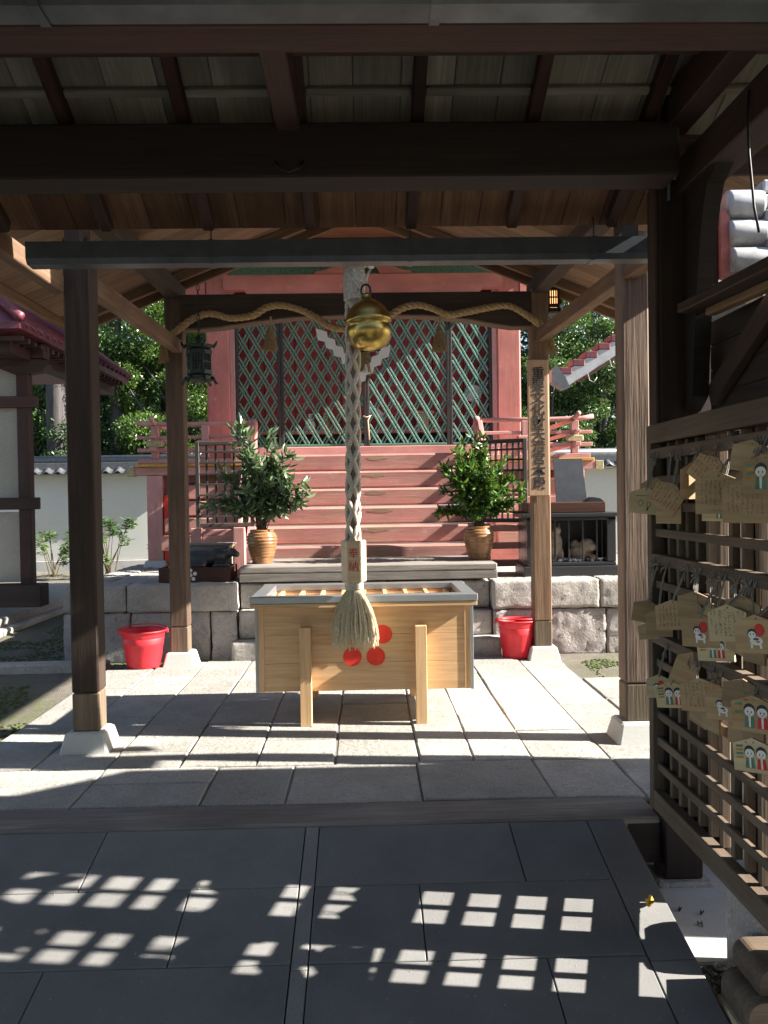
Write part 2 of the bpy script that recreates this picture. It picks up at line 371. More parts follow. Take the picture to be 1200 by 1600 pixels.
def tube_geo(pts, rad, n=8, cap=True):
    pts = [Vector(p) for p in pts]; rings = []; prev = None
    for i, p in enumerate(pts):
        d = (pts[min(i + 1, len(pts) - 1)] - pts[max(i - 1, 0)]).normalized()
        if prev is None: u = d.orthogonal().normalized()
        else:
            u = prev - d * prev.dot(d)
            u = u.normalized() if u.length > 1e-6 else d.orthogonal().normalized()
        prev = u; w_ = d.cross(u); r = rad[i] if isinstance(rad, (list, tuple)) else rad
        rings.append([p + (u * math.cos(a) + w_ * math.sin(a)) * r for a in [2 * math.pi * k / n for k in range(n)]])
    return ring_mesh(rings, cap, cap)
def tube(name, pts, rad, mat, parent=None, n=8, smooth=True):
    v, f = tube_geo(pts, rad, n); return obj(name, v, f, mat, parent, smooth=smooth)
def join(geos):
    V, F = [], []
    for v, f in geos:
        o = len(V); V += [Vector(p) for p in v]; F += [[i + o for i in q] for q in f]
    return V, F
def lathe_geo(prof, c=(0, 0, 0), n=32):
    c = Vector(c)
    rings = [[c + Vector((r * math.cos(2 * math.pi * k / n), r * math.sin(2 * math.pi * k / n), z)) for k in range(n)] for r, z in prof]
    return ring_mesh(rings)
def lathe(name, prof, c, mat, parent=None, n=32, smooth=True):
    v, f = lathe_geo(prof, c, n); return obj(name, v, f, mat, parent, smooth=smooth)
def prism(name, poly, axis, a, b, mat, parent=None, smooth=False):
    """2D outline swept from a to b along an axis; outline in the other two axes, in order"""
    def P(p, t): q = list(p); q.insert('xyz'.index(axis), t); return Vector(q)
    v, f = ring_mesh([[P(p, a) for p in poly], [P(p, b) for p in poly]])
    return obj(name, v, f, mat, parent, smooth=smooth)
def slab(name, x0, x1, y0, y1, zt, th, mat, parent=None, jit=0.006, inset=0.012, n=3, slope=0.0, seed=0):
    rnd = random.Random(seed); per = []
    for k in range(n): per.append((x0 + (x1 - x0) * k / n, y0))
    for k in range(n): per.append((x1, y0 + (y1 - y0) * k / n))
    for k in range(n): per.append((x1 - (x1 - x0) * k / n, y1))
    for k in range(n): per.append((x0, y1 - (y1 - y0) * k / n))
    cx, cy = (x0 + x1) / 2, (y0 + y1) / 2
    per = [(px + rnd.uniform(-jit, jit) * 0.6, py + rnd.uniform(-jit, jit)) for px, py in per]
    def ins(p, d):
        v = Vector((cx - p[0], cy - p[1])); sx = 1 if v.x > 0 else -1; sy = 1 if v.y > 0 else -1
        return (p[0] + sx * min(d, abs(v.x)), p[1] + sy * min(d, abs(v.y)))
    t1 = rnd.uniform(-1, 1) * jit * 0.5
    def Z(p): return zt + slope * (p[1]) + t1 * (p[0] - cx)
    top = [Vector((*ins(p, inset), Z(ins(p, inset)))) for p in per]
    mid = [Vector((*p, Z(p) - inset * 0.8)) for p in per]
    bot = [Vector((*p, Z(p) - th)) for p in per]
    v, f = ring_mesh([bot, mid, top])
    return obj(name, v, f, mat, parent)
def rough_block(name, x, y, z, mat, parent, amp=0.012, seed=0, res=0.06, bevel=0.02):
    """stone block: a subdivided box whose faces are knocked about with noise"""
    d = [x[1] - x[0], y[1] - y[0], z[1] - z[0]]; ns = [max(2, int(q / res)) for q in d]
    V = {}; vs = []; F = []
    def vid(i, j, k):
        if (i, j, k) not in V:
            p = Vector((x[0] + d[0] * i / ns[0], y[0] + d[1] * j / ns[1], z[0] + d[2] * k / ns[2]))
            e = [(i in (0, ns[0])), (j in (0, ns[1])), (k in (0, ns[2]))]
            c = Vector((sum(x) / 2, sum(y) / 2, sum(z) / 2))
            if sum(e) >= 2:
                for a in range(3):
                    if e[a]: p[a] += bevel * (0.55 if sum(e) == 2 else 0.8) * (1 if p[a] < c[a] else -1)
            q = p * 7 + Vector((seed * 3.1, seed * 7.7, 0))
            off = noise.noise_vector(q) * amp + noise.noise_vector(q * 3.1) * amp * 0.7
            V[(i, j, k)] = len(vs); vs.append(p + off)
        return V[(i, j, k)]
    for a in range(3):
        b1, b2 = [i for i in range(3) if i != a]
        for sd in (0, ns[a]):
            for u in range(ns[b1]):
                for w_ in range(ns[b2]):
                    q = []
                    for du, dw in ((0, 0), (1, 0), (1, 1), (0, 1)):
                        t_ = [0, 0, 0]; t_[a] = sd; t_[b1] = u + du; t_[b2] = w_ + dw; q.append(vid(*t_))
                    flip = (sd == 0) ^ (a == 1)
                    F.append(q[::-1] if flip else q)
    return obj(name, vs, F, mat, parent, smooth=True)
def frustum(name, cx, cy, z0, z1, b, t, mat, parent=None, ch=0.012):
    """tapered foundation stone with softened top edge"""
    rings = []
    for hw, z in ((b, z0), (b, z0 + 0.01), (t + (b - t) * 0.08, z1 - ch), (t - ch, z1)):
        c = min(0.012, hw * 0.1)
        rings.append([Vector((cx + sx * (hw - (c if k else 0)), cy + sy * (hw - (0 if k else c)), z)) for sx, sy, k in
                      ((-1, -1, 0), (-1, -1, 1), (1, -1, 1), (1, -1, 0), (1, 1, 0), (1, 1, 1), (-1, 1, 1), (-1, 1, 0))])
    v, f = ring_mesh(rings); return obj(name, v, f, mat, parent)
def glyphs(name, text, size, mat, parent, origin, right, up, gap=1.0, depth=0.0012, bold=0.0):
    """one mesh with upright lettering; characters run downwards from origin (centre of the first one)"""
    right, up = Vector(right).normalized(), Vector(up).normalized(); n = right.cross(up)
    V, F = [], []
    for k, chh in enumerate(text):
        if chh == ' ': continue
        cu = bpy.data.curves.new('glyph', 'FONT'); cu.body = chh; cu.size = size; cu.resolution_u = 2; cu.extrude = depth
        cu.offset = bold
        o = bpy.data.objects.new('glyph', cu); me = o.to_mesh()
        c0 = Vector(origin) - up * (size * gap * k)
        o_ = len(V)
        for vv in me.vertices:
            V.append(c0 + right * (vv.co.x - size * 0.5) + up * (vv.co.y - size * 0.38) + n * vv.co.z)
        F += [[i + o_ for i in p.vertices] for p in me.polygons]
        o.to_mesh_clear(); bpy.data.objects.remove(o); bpy.data.curves.remove(cu)
    return obj(name, V, F, mat, parent)
def disc_geo(c, r, normal, n=20, th=0.004):
    normal = Vector(normal).normalized(); u = normal.orthogonal().normalized(); w_ = normal.cross(u); c = Vector(c)
    ring = [u * math.cos(2 * math.pi * k / n) + w_ * math.sin(2 * math.pi * k / n) for k in range(n)]
    return ring_mesh([[c + q * r for q in ring], [c + q * r * 0.97 + normal * th for q in ring]])
def leaf_cloud(name, leaves, mat, parent, fold=0.25):
    """leaves: (position, direction, side, length, width, tint) -> one mesh of folded pointed leaves"""
    V, F, T = [], [], []
    for p, d, s, L, W, ti in leaves:
        n = d.cross(s); o = len(V)
        V += [p, p + d * (L * 0.33) + s * (W * 0.5) + n * (W * fold), p + d * (L * 0.72) + s * (W * 0.42) + n * (W * fold) ,
              p + d * L - n * (L * 0.06), p + d * (L * 0.72) - s * (W * 0.42) + n * (W * fold), p + d * (L * 0.33) - s * (W * 0.5) + n * (W * fold)]
        F += [[o, o + 1, o + 2, o + 3], [o, o + 3, o + 4, o + 5]]; T += [ti] * 6
    ob = obj(name, V, F, mat, parent, smooth=False)
    at = ob.data.attributes.new('tint', 'FLOAT', 'POINT')
    at.data.foreach_set('value', T)
    return ob
def rvec(rnd):
    while True:
        v = Vector((rnd.uniform(-1, 1), rnd.uniform(-1, 1), rnd.uniform(-1, 1)))
        if 0.05 < v.length < 1: return v.normalized()

# ================================================================ SETTING
def sheet(name, pts, mat, kind='structure', th=None):
    v = [Vector(p) for p in pts]; o = obj(name, v, [list(range(len(v)))], mat); props(o, kind=kind); return o
# ground: one sheet to the horizon, with a hollow beside and below the ramp
gx = [-200, -3.2, 1.205, 2.7, 200]; gy = [-200, 2.0, 4.43, 200]
gv, gf = [], []
for j, y in enumerate(gy):
    for i, x in enumerate(gx): gv.append((x, y, -0.035))
for j in range(3):
    for i in range(4):
        if j == 1 and i in (1, 2): continue
        if j == 0 and i in (1, 2): continue
        a = j * 5 + i; gf.append([a, a + 1, a + 6, a + 5])
n0 = len(gv); gv += [(-3.2, -200, -0.62), (2.7, -200, -0.62), (2.7, 4.43, -0.62), (-3.2, 4.43, -0.62)]
gf.append([n0, n0 + 1, n0 + 2, n0 + 3])
props(obj('ground', gv, gf, 'earth', center=False), 'brown earth with moss and fine gravel', kind='structure')

# stone paving in the porch
pav = bpy.data.objects.new('stone_paving', None); _link(pav, None, Matrix.Translation((0, 6.5, 0))); props(pav, 'worn pale granite paving slabs under the porch', kind='structure')
rnd = random.Random(3); k = 0
row = [-2.95, -2.25, -1.52, -0.87, -0.43, 0.28, 0.95, 1.42, 2.1]
for i in range(len(row) - 1):
    sp = [4.46, 5.11]
    if i in (1, 2): sp = [4.46, 4.82, 5.11]
    if i == 3: sp = [4.46, 5.11]
    for a, b in zip(sp[:-1], sp[1:]):
        k += 1; slab('paving_stone', row[i] + 0.003, row[i + 1] - 0.003, a + 0.002, b - 0.003, rnd.uniform(-0.006, 0.004), 0.1, 'slab', pav, 0.007, 0.009, seed=k)
strips = [-2.38, -1.95, -1.52, -1.10, -0.66, -0.20, 0.30, 0.62, 0.96, 1.41, 1.80, 2.12]
cuts = {0: [5.9, 7.3], 1: [6.35, 7.75], 2: [5.42, 6.85], 3: [6.1, 7.55], 4: [5.62, 7.25], 5: [6.6, 7.9], 6: [5.5, 7.05], 7: [6.2, 7.7], 8: [5.75, 7.4], 9: [6.45, 7.85], 10: [6.1, 7.4]}
for i in range(len(strips) - 1):
    ys = [5.115] + cuts[i] + [8.44]
    if i == 0: ys = [5.115] + cuts[i] + [8.1]
    if i == 10: ys = [5.115, 5.75, 6.6, 7.35]
    for a, b in zip(ys[:-1], ys[1:]):
        k += 1; slab('paving_stone', strips[i] + 0.003, strips[i + 1] - 0.003, a + 0.002, b - 0.003, rnd.uniform(-0.007, 0.005), 0.1, 'slab', pav, 0.008, 0.009, seed=k)

jb = obj('joint_bed', [(-2.95, 4.45, -0.012), (2.12, 4.45, -0.012), (2.12, 7.4, -0.012), (1.80, 7.4, -0.012), (1.80, 8.44, -0.012), (-1.95, 8.44, -0.012), (-1.95, 8.1, -0.012), (-2.38, 8.1, -0.012), (-2.38, 5.12, -0.012), (-2.95, 5.12, -0.012)], [list(range(10))], 'joint_sand', pav)
# ramp of dark granite tiles under the gate
S = 0.2; Z0 = -S * 4.15 - 0.004
rp = bpy.data.objects.new('ramp', None); _link(rp, None, Matrix.Translation((0, 3.4, -0.15))); props(rp, 'ramp of dark flamed granite tiles', kind='structure')
rows = [4.147, 3.705, 3.255, 2.805, 2.355, 1.905, 1.4]
jl = [[-3.1, -2.17, -1.23, -0.302], [-3.1, -2.62, -1.69, -0.76, -0.302], [-3.1, -2.15, -1.21, -0.302]]
jr = [[-0.236, 0.66, 1.03], [-0.236, 0.205, 1.03], [-0.236, 0.655, 1.03]]
for r_ in range(len(rows) - 1):
    for js in (jl[r_ % 3], jr[r_ % 3]):
        for a, b in zip(js[:-1], js[1:]):
            k += 1; slab('granite_tile', a + 0.0025, b - 0.0025, rows[r_ + 1] + 0.0025, rows[r_] - 0.0025, Z0 + rnd.uniform(-0.0006, 0.0006), 0.06, 'granite_dark', rp, 0.0, 0.003, 2, S, k)
yy = 4.147
while yy > 1.5:
    k += 1; slab('edge_strip', 1.033, 1.205, max(1.4, yy - 0.92) + 0.002, yy - 0.002, Z0, 0.30, 'granite_dark', rp, 0.0, 0.003, 2, S, k)
    slab('texture_strip', -0.299, -0.239, max(1.4, yy - 0.92) + 0.002, yy - 0.002, Z0 - 0.001, 0.06, 'granite_band', rp, 0.0, 0.003, 2, S, k); yy -= 0.92
v = [(-3.1, 1.4, -0.62), (1.2, 1.4, -0.62), (1.2, 4.14, -0.62), (-3.1, 4.14, -0.62), (-3.1, 1.4, Z0 + S * 1.4 - 0.04), (1.2, 1.4, Z0 + S * 1.4 - 0.04), (1.2, 4.14, Z0 + S * 4.14 - 0.04), (-3.1, 4.14, Z0 + S * 4.14 - 0.04)]
obj('ramp_bed', v, [[0, 1, 2, 3][::-1], [4, 5, 6, 7], [0, 1, 5, 4], [1, 2, 6, 5], [2, 3, 7, 6], [3, 0, 4, 7]], 'concrete', rp)
# concrete floor and gravel to the right of the ramp
cf = slab('concrete_floor', 1.21, 2.75, 3.40, 4.62, -0.30, 0.3, 'concrete', None, 0.004, 0.01); props(cf, 'grey concrete floor beside the ramp', kind='structure')
gr = rnd; gg = []
for i in range(900):
    x, y = rnd.uniform(1.22, 1.75), rnd.uniform(2.6, 3.40); r = rnd.uniform(0.008, 0.02)
    ico = [(1, 0, 0), (0, 1, 0), (-1, 0, 0), (0, -1, 0), (0, 0, 0.8), (0, 0, -0.8)]
    q = Quaternion(rvec(rnd), rnd.uniform(0, 3)); c = Vector((x, y, -0.325 + rnd.uniform(0, 0.02)))
    gg.append(([c + (q @ Vector(p)) * r * rnd.uniform(0.8, 1.2) for p in ico], [[0, 1, 4], [1, 2, 4], [2, 3, 4], [3, 0, 4], [1, 0, 5], [2, 1, 5], [3, 2, 5], [0, 3, 5]]))
props(obj('gravel', *join(gg), 'pebble'), 'grey gravel below the ramp edge', kind='stuff')
props(slab('gravel_bed', 1.21, 2.75, 1.4, 3.40, -0.335, 0.25, 'earth', None, 0, 0.002), 'bed of soil under the gravel', kind='structure')

# ================================================================ GATE (roofed passage the camera looks out of)
gate = thing('gate_passage', (0, 3.45, 0), 'dark brown timber roofed passage overhead with big cross beam, rafters and gutters', 'gate')
gu = lambda y: 2.905 + 0.46 * (4.55 - y) if y > 3.45 else 2.905 + 0.46 * (y - 2.35)
XL, XR = -4.2, 2.2
box('main_beam', (-4.2, 1.40), (3.85, 4.05), (2.935, 3.17), 'gate_post', gate, 'x', 0.008)
box('main_beam', (-4.2, 1.40), (2.75, 2.93), (3.005, 3.17), 'gate_red', gate, 'x', 0.008)
box('ridge_purlin', (XL, XR), (3.39, 3.50), (3.275, 3.405), 'gate_red', gate, 'x')
for x in [-0.255 + 0.5155 * i for i in range(-7, 5)]:
    ye = 4.55 if x < 1.62 else 4.14
    beam('rafter', (x, 3.46, gu(3.46) + 0.035), (x, ye, gu(ye) + 0.035), 0.055, 0.07, 'gate_red', gate)
    beam('rafter', (x, 3.44, gu(3.44) + 0.033), (x, 2.35, gu(2.35) + 0.033), 0.055, 0.07, 'gate_red', gate)
x = XL; i = 0
while x < XR:
    wd = rnd.uniform(0.17, 0.24); x1 = min(x + wd, XR)
    def sl(a, b, off): return (((x + x1) / 2, a, gu(a) + off), ((x + x1) / 2, b, gu(b) + off))
    beam('roof_board', *sl(3.46, 4.08, 0.081), x1 - x - 0.003, 0.016, 'board_grey', gate, ch=0.002)
    if x1 < 1.64: beam('roof_board', *sl(4.085, 4.62, 0.081), x1 - x - 0.003, 0.016, 'board_brown', gate, ch=0.002)
    x = x1; i += 1
beam('roof_board', ((XL + XR) / 2, 3.44, gu(3.44) + 0.081), ((XL + XR) / 2, 2.28, gu(2.28) + 0.081), XR - XL, 0.016, 'board_grey', gate)
beam('roof_cover', ((XL + 1.52) / 2, 3.40, gu(3.46) + 0.16), ((XL + 1.52) / 2, 4.66, gu(4.66) + 0.135), 1.62 - XL, 0.07, 'roof_tile', gate)
beam('roof_cover', (1.965, 3.40, gu(3.46) + 0.16), (1.965, 4.15, gu(4.15) + 0.135), 0.68, 0.07, 'roof_tile', gate)
box('fascia', (1.60, 2.28), (4.15, 4.185), (3.04, 3.19), 'gate_red', gate, 'x')
beam('roof_cover', ((XL + XR) / 2, 3.50, gu(3.46) + 0.155), ((XL + XR) / 2, 2.24, gu(2.24) + 0.135), XR - XL + 0.2, 0.07, 'roof_tile', gate)
for i in range(-4, 4):           # boards closing the gaps between the rafters beyond the beam
    xa = -0.255 + 0.5155 * i + 0.031; xb = xa + 0.5155 - 0.062; pale = i in (0, 1)
    beam('filler_board', (xa, 4.17, gu(4.17) + 0.052), (xb, 4.17, gu(4.17) + 0.052), 0.22, 0.03, 'rack_wood' if pale else 'gate_red', gate, up=(0, 0.46, 1))
    beam('batten', (xa, 3.52, gu(3.52) + 0.055), (xb, 3.52, gu(3.52) + 0.055), 0.05, 0.03, 'board_grey', gate, up=(0, 0.46, 1))
    beam('batten', (xa, 3.83, gu(3.83) + 0.055), (xb, 3.83, gu(3.83) + 0.055), 0.04, 0.03, 'board_grey', gate, up=(0, 0.46, 1))
beam('cross_beam', (-0.305, 2.4, 3.215), (-0.305, 3.95, 3.215), 0.10, 0.16, 'gate_red', gate)
beam('cross_beam', (1.405, 2.4, 3.225), (1.405, 3.95, 3.225), 0.11, 0.17, 'gate_red', gate)
box('side_beam', (1.475, 1.635), (1.6, 4.12), (2.93, 3.09), 'gate_wood', gate, 'y')
for (xx, yy_) in ((1.48, 4.19), (-2.75, 4.19), (1.56, 2.885), (-2.75, 2.885)):
    box('post', (xx - 0.09, xx + 0.09), (yy_ - 0.09, yy_ + 0.09), (-0.28 if xx > 0 else -0.03, 3.0), 'gate_post', gate, 'z', 0.008)
    frustum('base_stone', xx, yy_, -0.62 if xx > 0 else -0.2, -0.28 if xx > 0 else -0.03, 0.16, 0.13, 'granite', gate)
box('post_lit_face', (1.372, 1.389), (4.11, 4.20), (1.86, 3.0), 'gate_wood', gate, 'z', 0.003)  # thin paler board painting in the light on this side of the post
# curved bracket from post to side beam, and the board wall over the rack
ar = [(4.10, 1.92), (4.10, 2.93), (3.70, 2.93)] + [(3.70 + 0.30 * (q / 8) ** 0.5, 2.93 - 0.95 * (q / 8) ** 1.4) for q in range(1, 9)]
prism('bracket', ar, 'x', 1.50, 1.575, 'gate_post', gate)
for q in range(4): box('wall_board', (1.625, 1.645), (2.97, 4.10), (1.89 + q * 0.112, 1.89 + q * 0.112 + 0.109), 'gate_post', gate, 'y', 0.002)
for q in range(4): box('wall_board', (1.44, 1.458), (3.515 + q * 0.146, 3.515 + q * 0.146 + 0.144), (0.02, 1.87), 'gate_post', gate, 'z', 0.002)
for q in range(4): box('wall_board', (1.44, 1.458), (2.36 + q * 0.155, 2.36 + q * 0.155 + 0.153), (0.02, 1.87), 'gate_post', gate, 'z', 0.002)  # added boards, out of view, only to block sun from the near ramp
beam('strut', (1.60, 4.0, 1.98), (1.60, 2.9, 2.52), 0.05, 0.10, 'gate_wood', gate)
beam('shelf_plank', (1.48, 3.95, 2.37), (1.48, 2.6, 2.33), 0.13, 0.045, 'gate_wood', gate)
beam('shelf_plank', (1.52, 3.83, 2.33), (1.52, 2.6, 2.29), 0.05, 0.035, 'porch_wood', gate)
box('sill', (-3.0, 1.39), (4.152, 4.44), (-0.2, 0.004), 'deck_wood', gate, 'x', 0.012)
box('floor_joist', (1.22, 1.39), (4.15, 4.44), (-0.22, -0.02), 'gate_post', gate, 'x', 0.01)
def gutter(y, zb, xa, xb, straps, mat='gutter_metal'):
    prof = [(y - 0.062, zb + 0.115), (y - 0.060, zb + 0.03), (y - 0.040, zb + 0.004), (y + 0.040, zb), (y + 0.060, zb + 0.028), (y + 0.062, zb + 0.115), (y + 0.052, zb + 0.115), (y + 0.05, zb + 0.035), (y + 0.034, zb + 0.012), (y - 0.036, zb + 0.014), (y - 0.05, zb + 0.036), (y - 0.052, zb + 0.115)]
    g = prism('gutter', prof, 'x', xa, xb, mat, gate)
    for s in straps:
        pr = [(a + (0.004 if a > y else -0.004), b - (0.004 if b < zb + 0.05 else -0.003)) for a, b in prof[:6]]
        v, f = ring_mesh([[Vector((s - 0.013, a, b)) for a, b in pr], [Vector((s + 0.013, a, b)) for a, b in pr]], False, False, False)
        v2, f2 = tube_geo([(s, y - 0.06, zb + 0.11), (s, y - 0.05, zb + 0.2), (s, y - 0.01, zb + 0.26)], 0.004, 5)
        obj('gutter_strap', *join([(v, f), (v2, f2)]), 'gutter_metal', g)
    return g
gutter(4.60, 2.752, -1.70, 1.605, [-0.76, 0.255, 1.20])
gutter(4.60, 2.752, -4.2, -1.91, [])
gutter(2.215, 2.745, -4.2, 2.2, [-0.78, 0.195, 1.4])
tube('hook', [(-0.36, 3.842, 3.00), (-0.34, 3.80, 2.955), (-0.30, 3.79, 2.935), (-0.26, 3.80, 2.955), (-0.24, 3.842, 3.00)], 0.004, 'iron', gate, 6)
tube('conduit', [(1.435, 4.095, 2.9)] + [(1.435 + 0.05 * (1 - math.cos(a)), 4.09, 3.24 + 0.05 * math.sin(a)) for a in [R(30 * q) for q in range(7)]] + [(1.535, 4.09, 2.96), (1.545, 4.06, 2.925)], 0.009, 'gutter_metal', gate, 8)
cb = tube('cable', [(1.52, 3.35, 3.1), (1.47, 3.32, 3.05), (1.455, 3.30, 2.95), (1.452, 3.28, 2.8), (1.46, 3.26, 2.6), (1.468, 3.24, 2.50)], 0.005, 'cable', gate, 6)
tube('cable', [(1.30, 2.7, 3.36), (1.36, 2.86, 3.33), (1.47, 3.05, 3.2), (1.50, 3.2, 3.1)], 0.004, 'cable', gate, 6)

# ================================================================ PORCH between gate and shrine
porch = thing('porch', (0, 7.0, 0), 'open weathered brown timber porch with gable board roof on four square posts', 'porch')
CX = -0.03; EZ, PS = 3.235, 0.40; YE = 8.56
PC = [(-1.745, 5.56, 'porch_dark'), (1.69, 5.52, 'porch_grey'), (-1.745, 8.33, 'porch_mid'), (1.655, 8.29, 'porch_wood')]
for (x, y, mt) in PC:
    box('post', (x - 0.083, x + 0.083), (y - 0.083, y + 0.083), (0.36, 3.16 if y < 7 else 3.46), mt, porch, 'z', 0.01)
    box('post_foot', (x - 0.082, x + 0.082), (y - 0.082, y + 0.082), (0.12, 0.357), 'post_foot', porch, 'z', 0.008)
    frustum('base_stone', x, y, -0.05, 0.122, 0.158, 0.118, 'base_stone', porch)
beam('side_beam', (-1.862, 3.95, 2.885), (-1.862, 5.50, 2.88), 0.08, 0.11, 'porch_wood', porch)
beam('side_beam', (-1.715, 5.62, 2.912), (-1.715, 8.26, 2.965), 0.09, 0.115, 'porch_wood', porch)
beam('side_beam', (1.66, 4.285, 2.885), (1.66, 8.22, 3.012), 0.09, 0.115, 'porch_wood', porch)
for x in (-1.745, 1.66):
    beam('roof_plate', (x, 5.1, 3.42), (x, YE - 0.05, 3.49), 0.14, 0.14, 'porch_dark', porch)
    box('tie_post', (x - 0.05, x + 0.05), (5.42, 5.62), (3.1, 3.42), 'porch_dark', porch, 'z')
box('tie_beam', (-1.9, 1.85), (5.70, 5.80), (3.075, 3.175), 'porch_dark', porch, 'x')
# rainbow beam between the back posts, its underside arched
top = 3.43; pts = [(-1.66, top), (1.57, top)] + [(1.57, 3.115), (1.40, 3.115), (1.25, 3.135), (1.0, 3.185), (0.6, 3.225), (0.0, 3.24), (-0.6, 3.225), (-1.0, 3.185), (-1.30, 3.14), (-1.48, 3.125), (-1.66, 3.125)]
prism('rainbow_beam', pts[::-1], 'y', 8.20, 8.36, 'porch_dark', porch)
lip = [(1.57, 3.113), (1.40, 3.113), (1.25, 3.133), (1.0, 3.183), (0.6, 3.223), (0.0, 3.238), (-0.6, 3.223), (-1.0, 3.183), (-1.30, 3.138), (-1.48, 3.123), (-1.66, 3.123)]
vv, ff = ring_mesh([[Vector((a, yv, b + dz)) for a, b in lip] for yv, dz in ((8.19, 0.0), (8.19, -0.014), (8.36, -0.014), (8.36, 0.0))], False, False, False)
obj('beam_soffit', vv, ff, 'rack_wood', porch)
for sg in (-1, 1):
    EW = 2.75 if sg < 0 else 2.62
    xe = CX + sg * EW
    def pz(d): return EZ + PS * (2.75 - d)
    y = 5.02
    while y < YE - 0.02:
        y1 = min(YE, y + rnd.uniform(0.22, 0.30))
        beam('roof_board', (xe, (y + y1) / 2, pz(EW) + 0.012), (CX + sg * 0.02, (y + y1) / 2, pz(0.02) + 0.012), y1 - y - 0.004, 0.022, 'porch_board', porch, ch=0.003); y = y1
    beam('roof_cover', (CX + sg * (EW + 0.04), (5.0 + YE) / 2, pz(EW) + 0.014), (CX, (5.0 + YE) / 2, pz(0) + 0.055), YE - 5.0, 0.05, 'roof_tile', porch)
    beam('eave_board', (xe, 5.0, pz(EW) - 0.045), (xe, YE + 0.02, pz(EW) - 0.045), 0.035, 0.085, 'porch_wood', porch)
    beam('barge_board', (CX + sg * (EW - 0.03), YE + 0.02, pz(EW) - 0.03), (CX + sg * 0.0, YE + 0.02, pz(0) - 0.045), 0.04, 0.12, 'porch_wood', porch)
    for yv in (8.33,):
        beam('rafter', (CX + sg * (EW - 0.05), yv, pz(EW - 0.05) - 0.045), (CX + sg * 0.05, yv, pz(0.05) - 0.045), 0.07, 0.08, 'porch_wood', porch)

# ================================================================ STONE PLATFORM of the shrine
plat = thing('stone_platform', (0, 9.0, 0), 'platform of rough pinkish grey granite blocks under the red shrine', 'platform')
ps = 0
def blk(x, y, z, mat='granite_rough', amp=0.009):
    global ps; ps += 1; rough_block('stone', x, y, z, mat, plat, amp, ps, 0.03, 0.006)
blk((-2.94, -2.33), (8.60, 9.0), (0.456, 0.72), 'granite'); blk((-2.32, -1.265), (8.60, 9.0), (0.456, 0.72), 'granite')
for a, b in ((-2.94, -2.295), (-2.285, -1.525), (-1.515, -1.27)): blk((a, b), (8.615, 9.0), (-0.05, 0.449), amp=0.012)
blk((-2.94, -2.6), (9.02, 10.6), (-0.05, 0.449)); blk((-2.94, -2.6), (9.02, 11.4), (0.456, 0.72), 'granite')
blk((1.245, 2.30), (8.63, 9.0), (0.42, 0.70), 'granite'); blk((2.31, 3.5), (8.63, 9.0), (0.42, 0.70), 'granite')
for a, b in ((1.25, 1.72), (1.73, 2.365), (2.375, 3.5)): blk((a, b), (8.645, 9.0), (-0.05, 0.412), amp=0.012)
blk((-1.30, -0.35), (8.46, 8.72), (-0.05, 0.165), 'granite', 0.006); blk((-0.34, 0.6), (8.46, 8.72), (-0.05, 0.165), 'granite', 0.006); blk((0.61, 1.30), (8.46, 8.72), (-0.05, 0.165), 'granite', 0.006)
blk((-1.25, -0.1), (8.66, 8.9), (0.17, 0.445), 'granite', 0.006); blk((-0.09, 1.235), (8.66, 8.9), (0.17, 0.41), 'granite', 0.006)
blk((-1.25, 0.2), (8.80, 9.1), (0.45, 0.70), 'granite', 0.006); blk((0.21, 1.235), (8.80, 9.1), (0.42, 0.69), 'granite', 0.006)
for i, (a, b) in enumerate(((-2.60, -1.9), (-1.89, -1.2), (-1.19, 0.0), (0.01, 1.2), (1.21, 2.3), (2.31, 3.5))):
    slab('top_slab', a, b, 9.0 if a < -2 else 8.98, 13.5, 0.712 if a < 1 else 0.695, 0.2, 'granite', plat, 0.006, 0.01, seed=i)

# low wooden deck in front of the stairs
deck = thing('wooden_deck', (0.03, 9.3, 0.72), 'long low grey weathered plank deck at the foot of the red stairs', 'deck')
for a, b in ((8.75, 9.03), (9.034, 9.32), (9.324, 9.61), (9.614, 9.90)):
    box('plank', (-1.25, 1.31), (a, b), (0.80, 0.868), 'deck_wood', deck, 'x', 0.01)
box('front_board', (-1.25, 1.31), (8.752, 8.80), (0.715, 0.798), 'deck_wood', deck, 'x', 0.006)
for x in (-1.15, 0.0, 1.2): box('bearer', (x - 0.05, x + 0.05), (8.81, 9.85), (0.715, 0.798), 'deck_wood', deck, 'y')

# ================================================================ MAIN SHRINE
sh = thing('main_shrine', (0.03, 11.8, 0.7), 'faded red wooden shrine with green diamond lattice doors and broad stairs', 'shrine')
for i in range(6):
    zt = 1.0 + 0.2145 * i; y0 = 9.90 + 0.2 * i
    tr = box('stair_tread', (-1.24, 1.30), (y0, y0 + (0.34 if i < 5 else 0.42)), (zt - 0.205, zt), 'shrine_step', sh, 'x', 0.022)
    n_ = 14; ra = random.Random(i); cx_ = 0.15 + ra.uniform(-0.03, 0.03)
    poly = [(cx_ + (0.13 + ra.uniform(-0.03, 0.03)) * math.cos(2 * math.pi * q / n_), zt - 0.055 + (0.026 + ra.uniform(-0.010, 0.006)) * math.sin(2 * math.pi * q / n_)) for q in range(n_)]
    prism('worn_patch', poly, 'y', y0 - 0.002, y0 + 0.01, 'step_worn', tr)
for x in (-1.29, 1.35):
    prism('stringer', [(9.86, 0.72), (9.86, 1.0), (10.95, 2.05), (11.1, 2.05), (11.1, 1.75), (10.1, 0.72)], 'x', x - 0.045, x + 0.045, 'shrine_pink', sh)
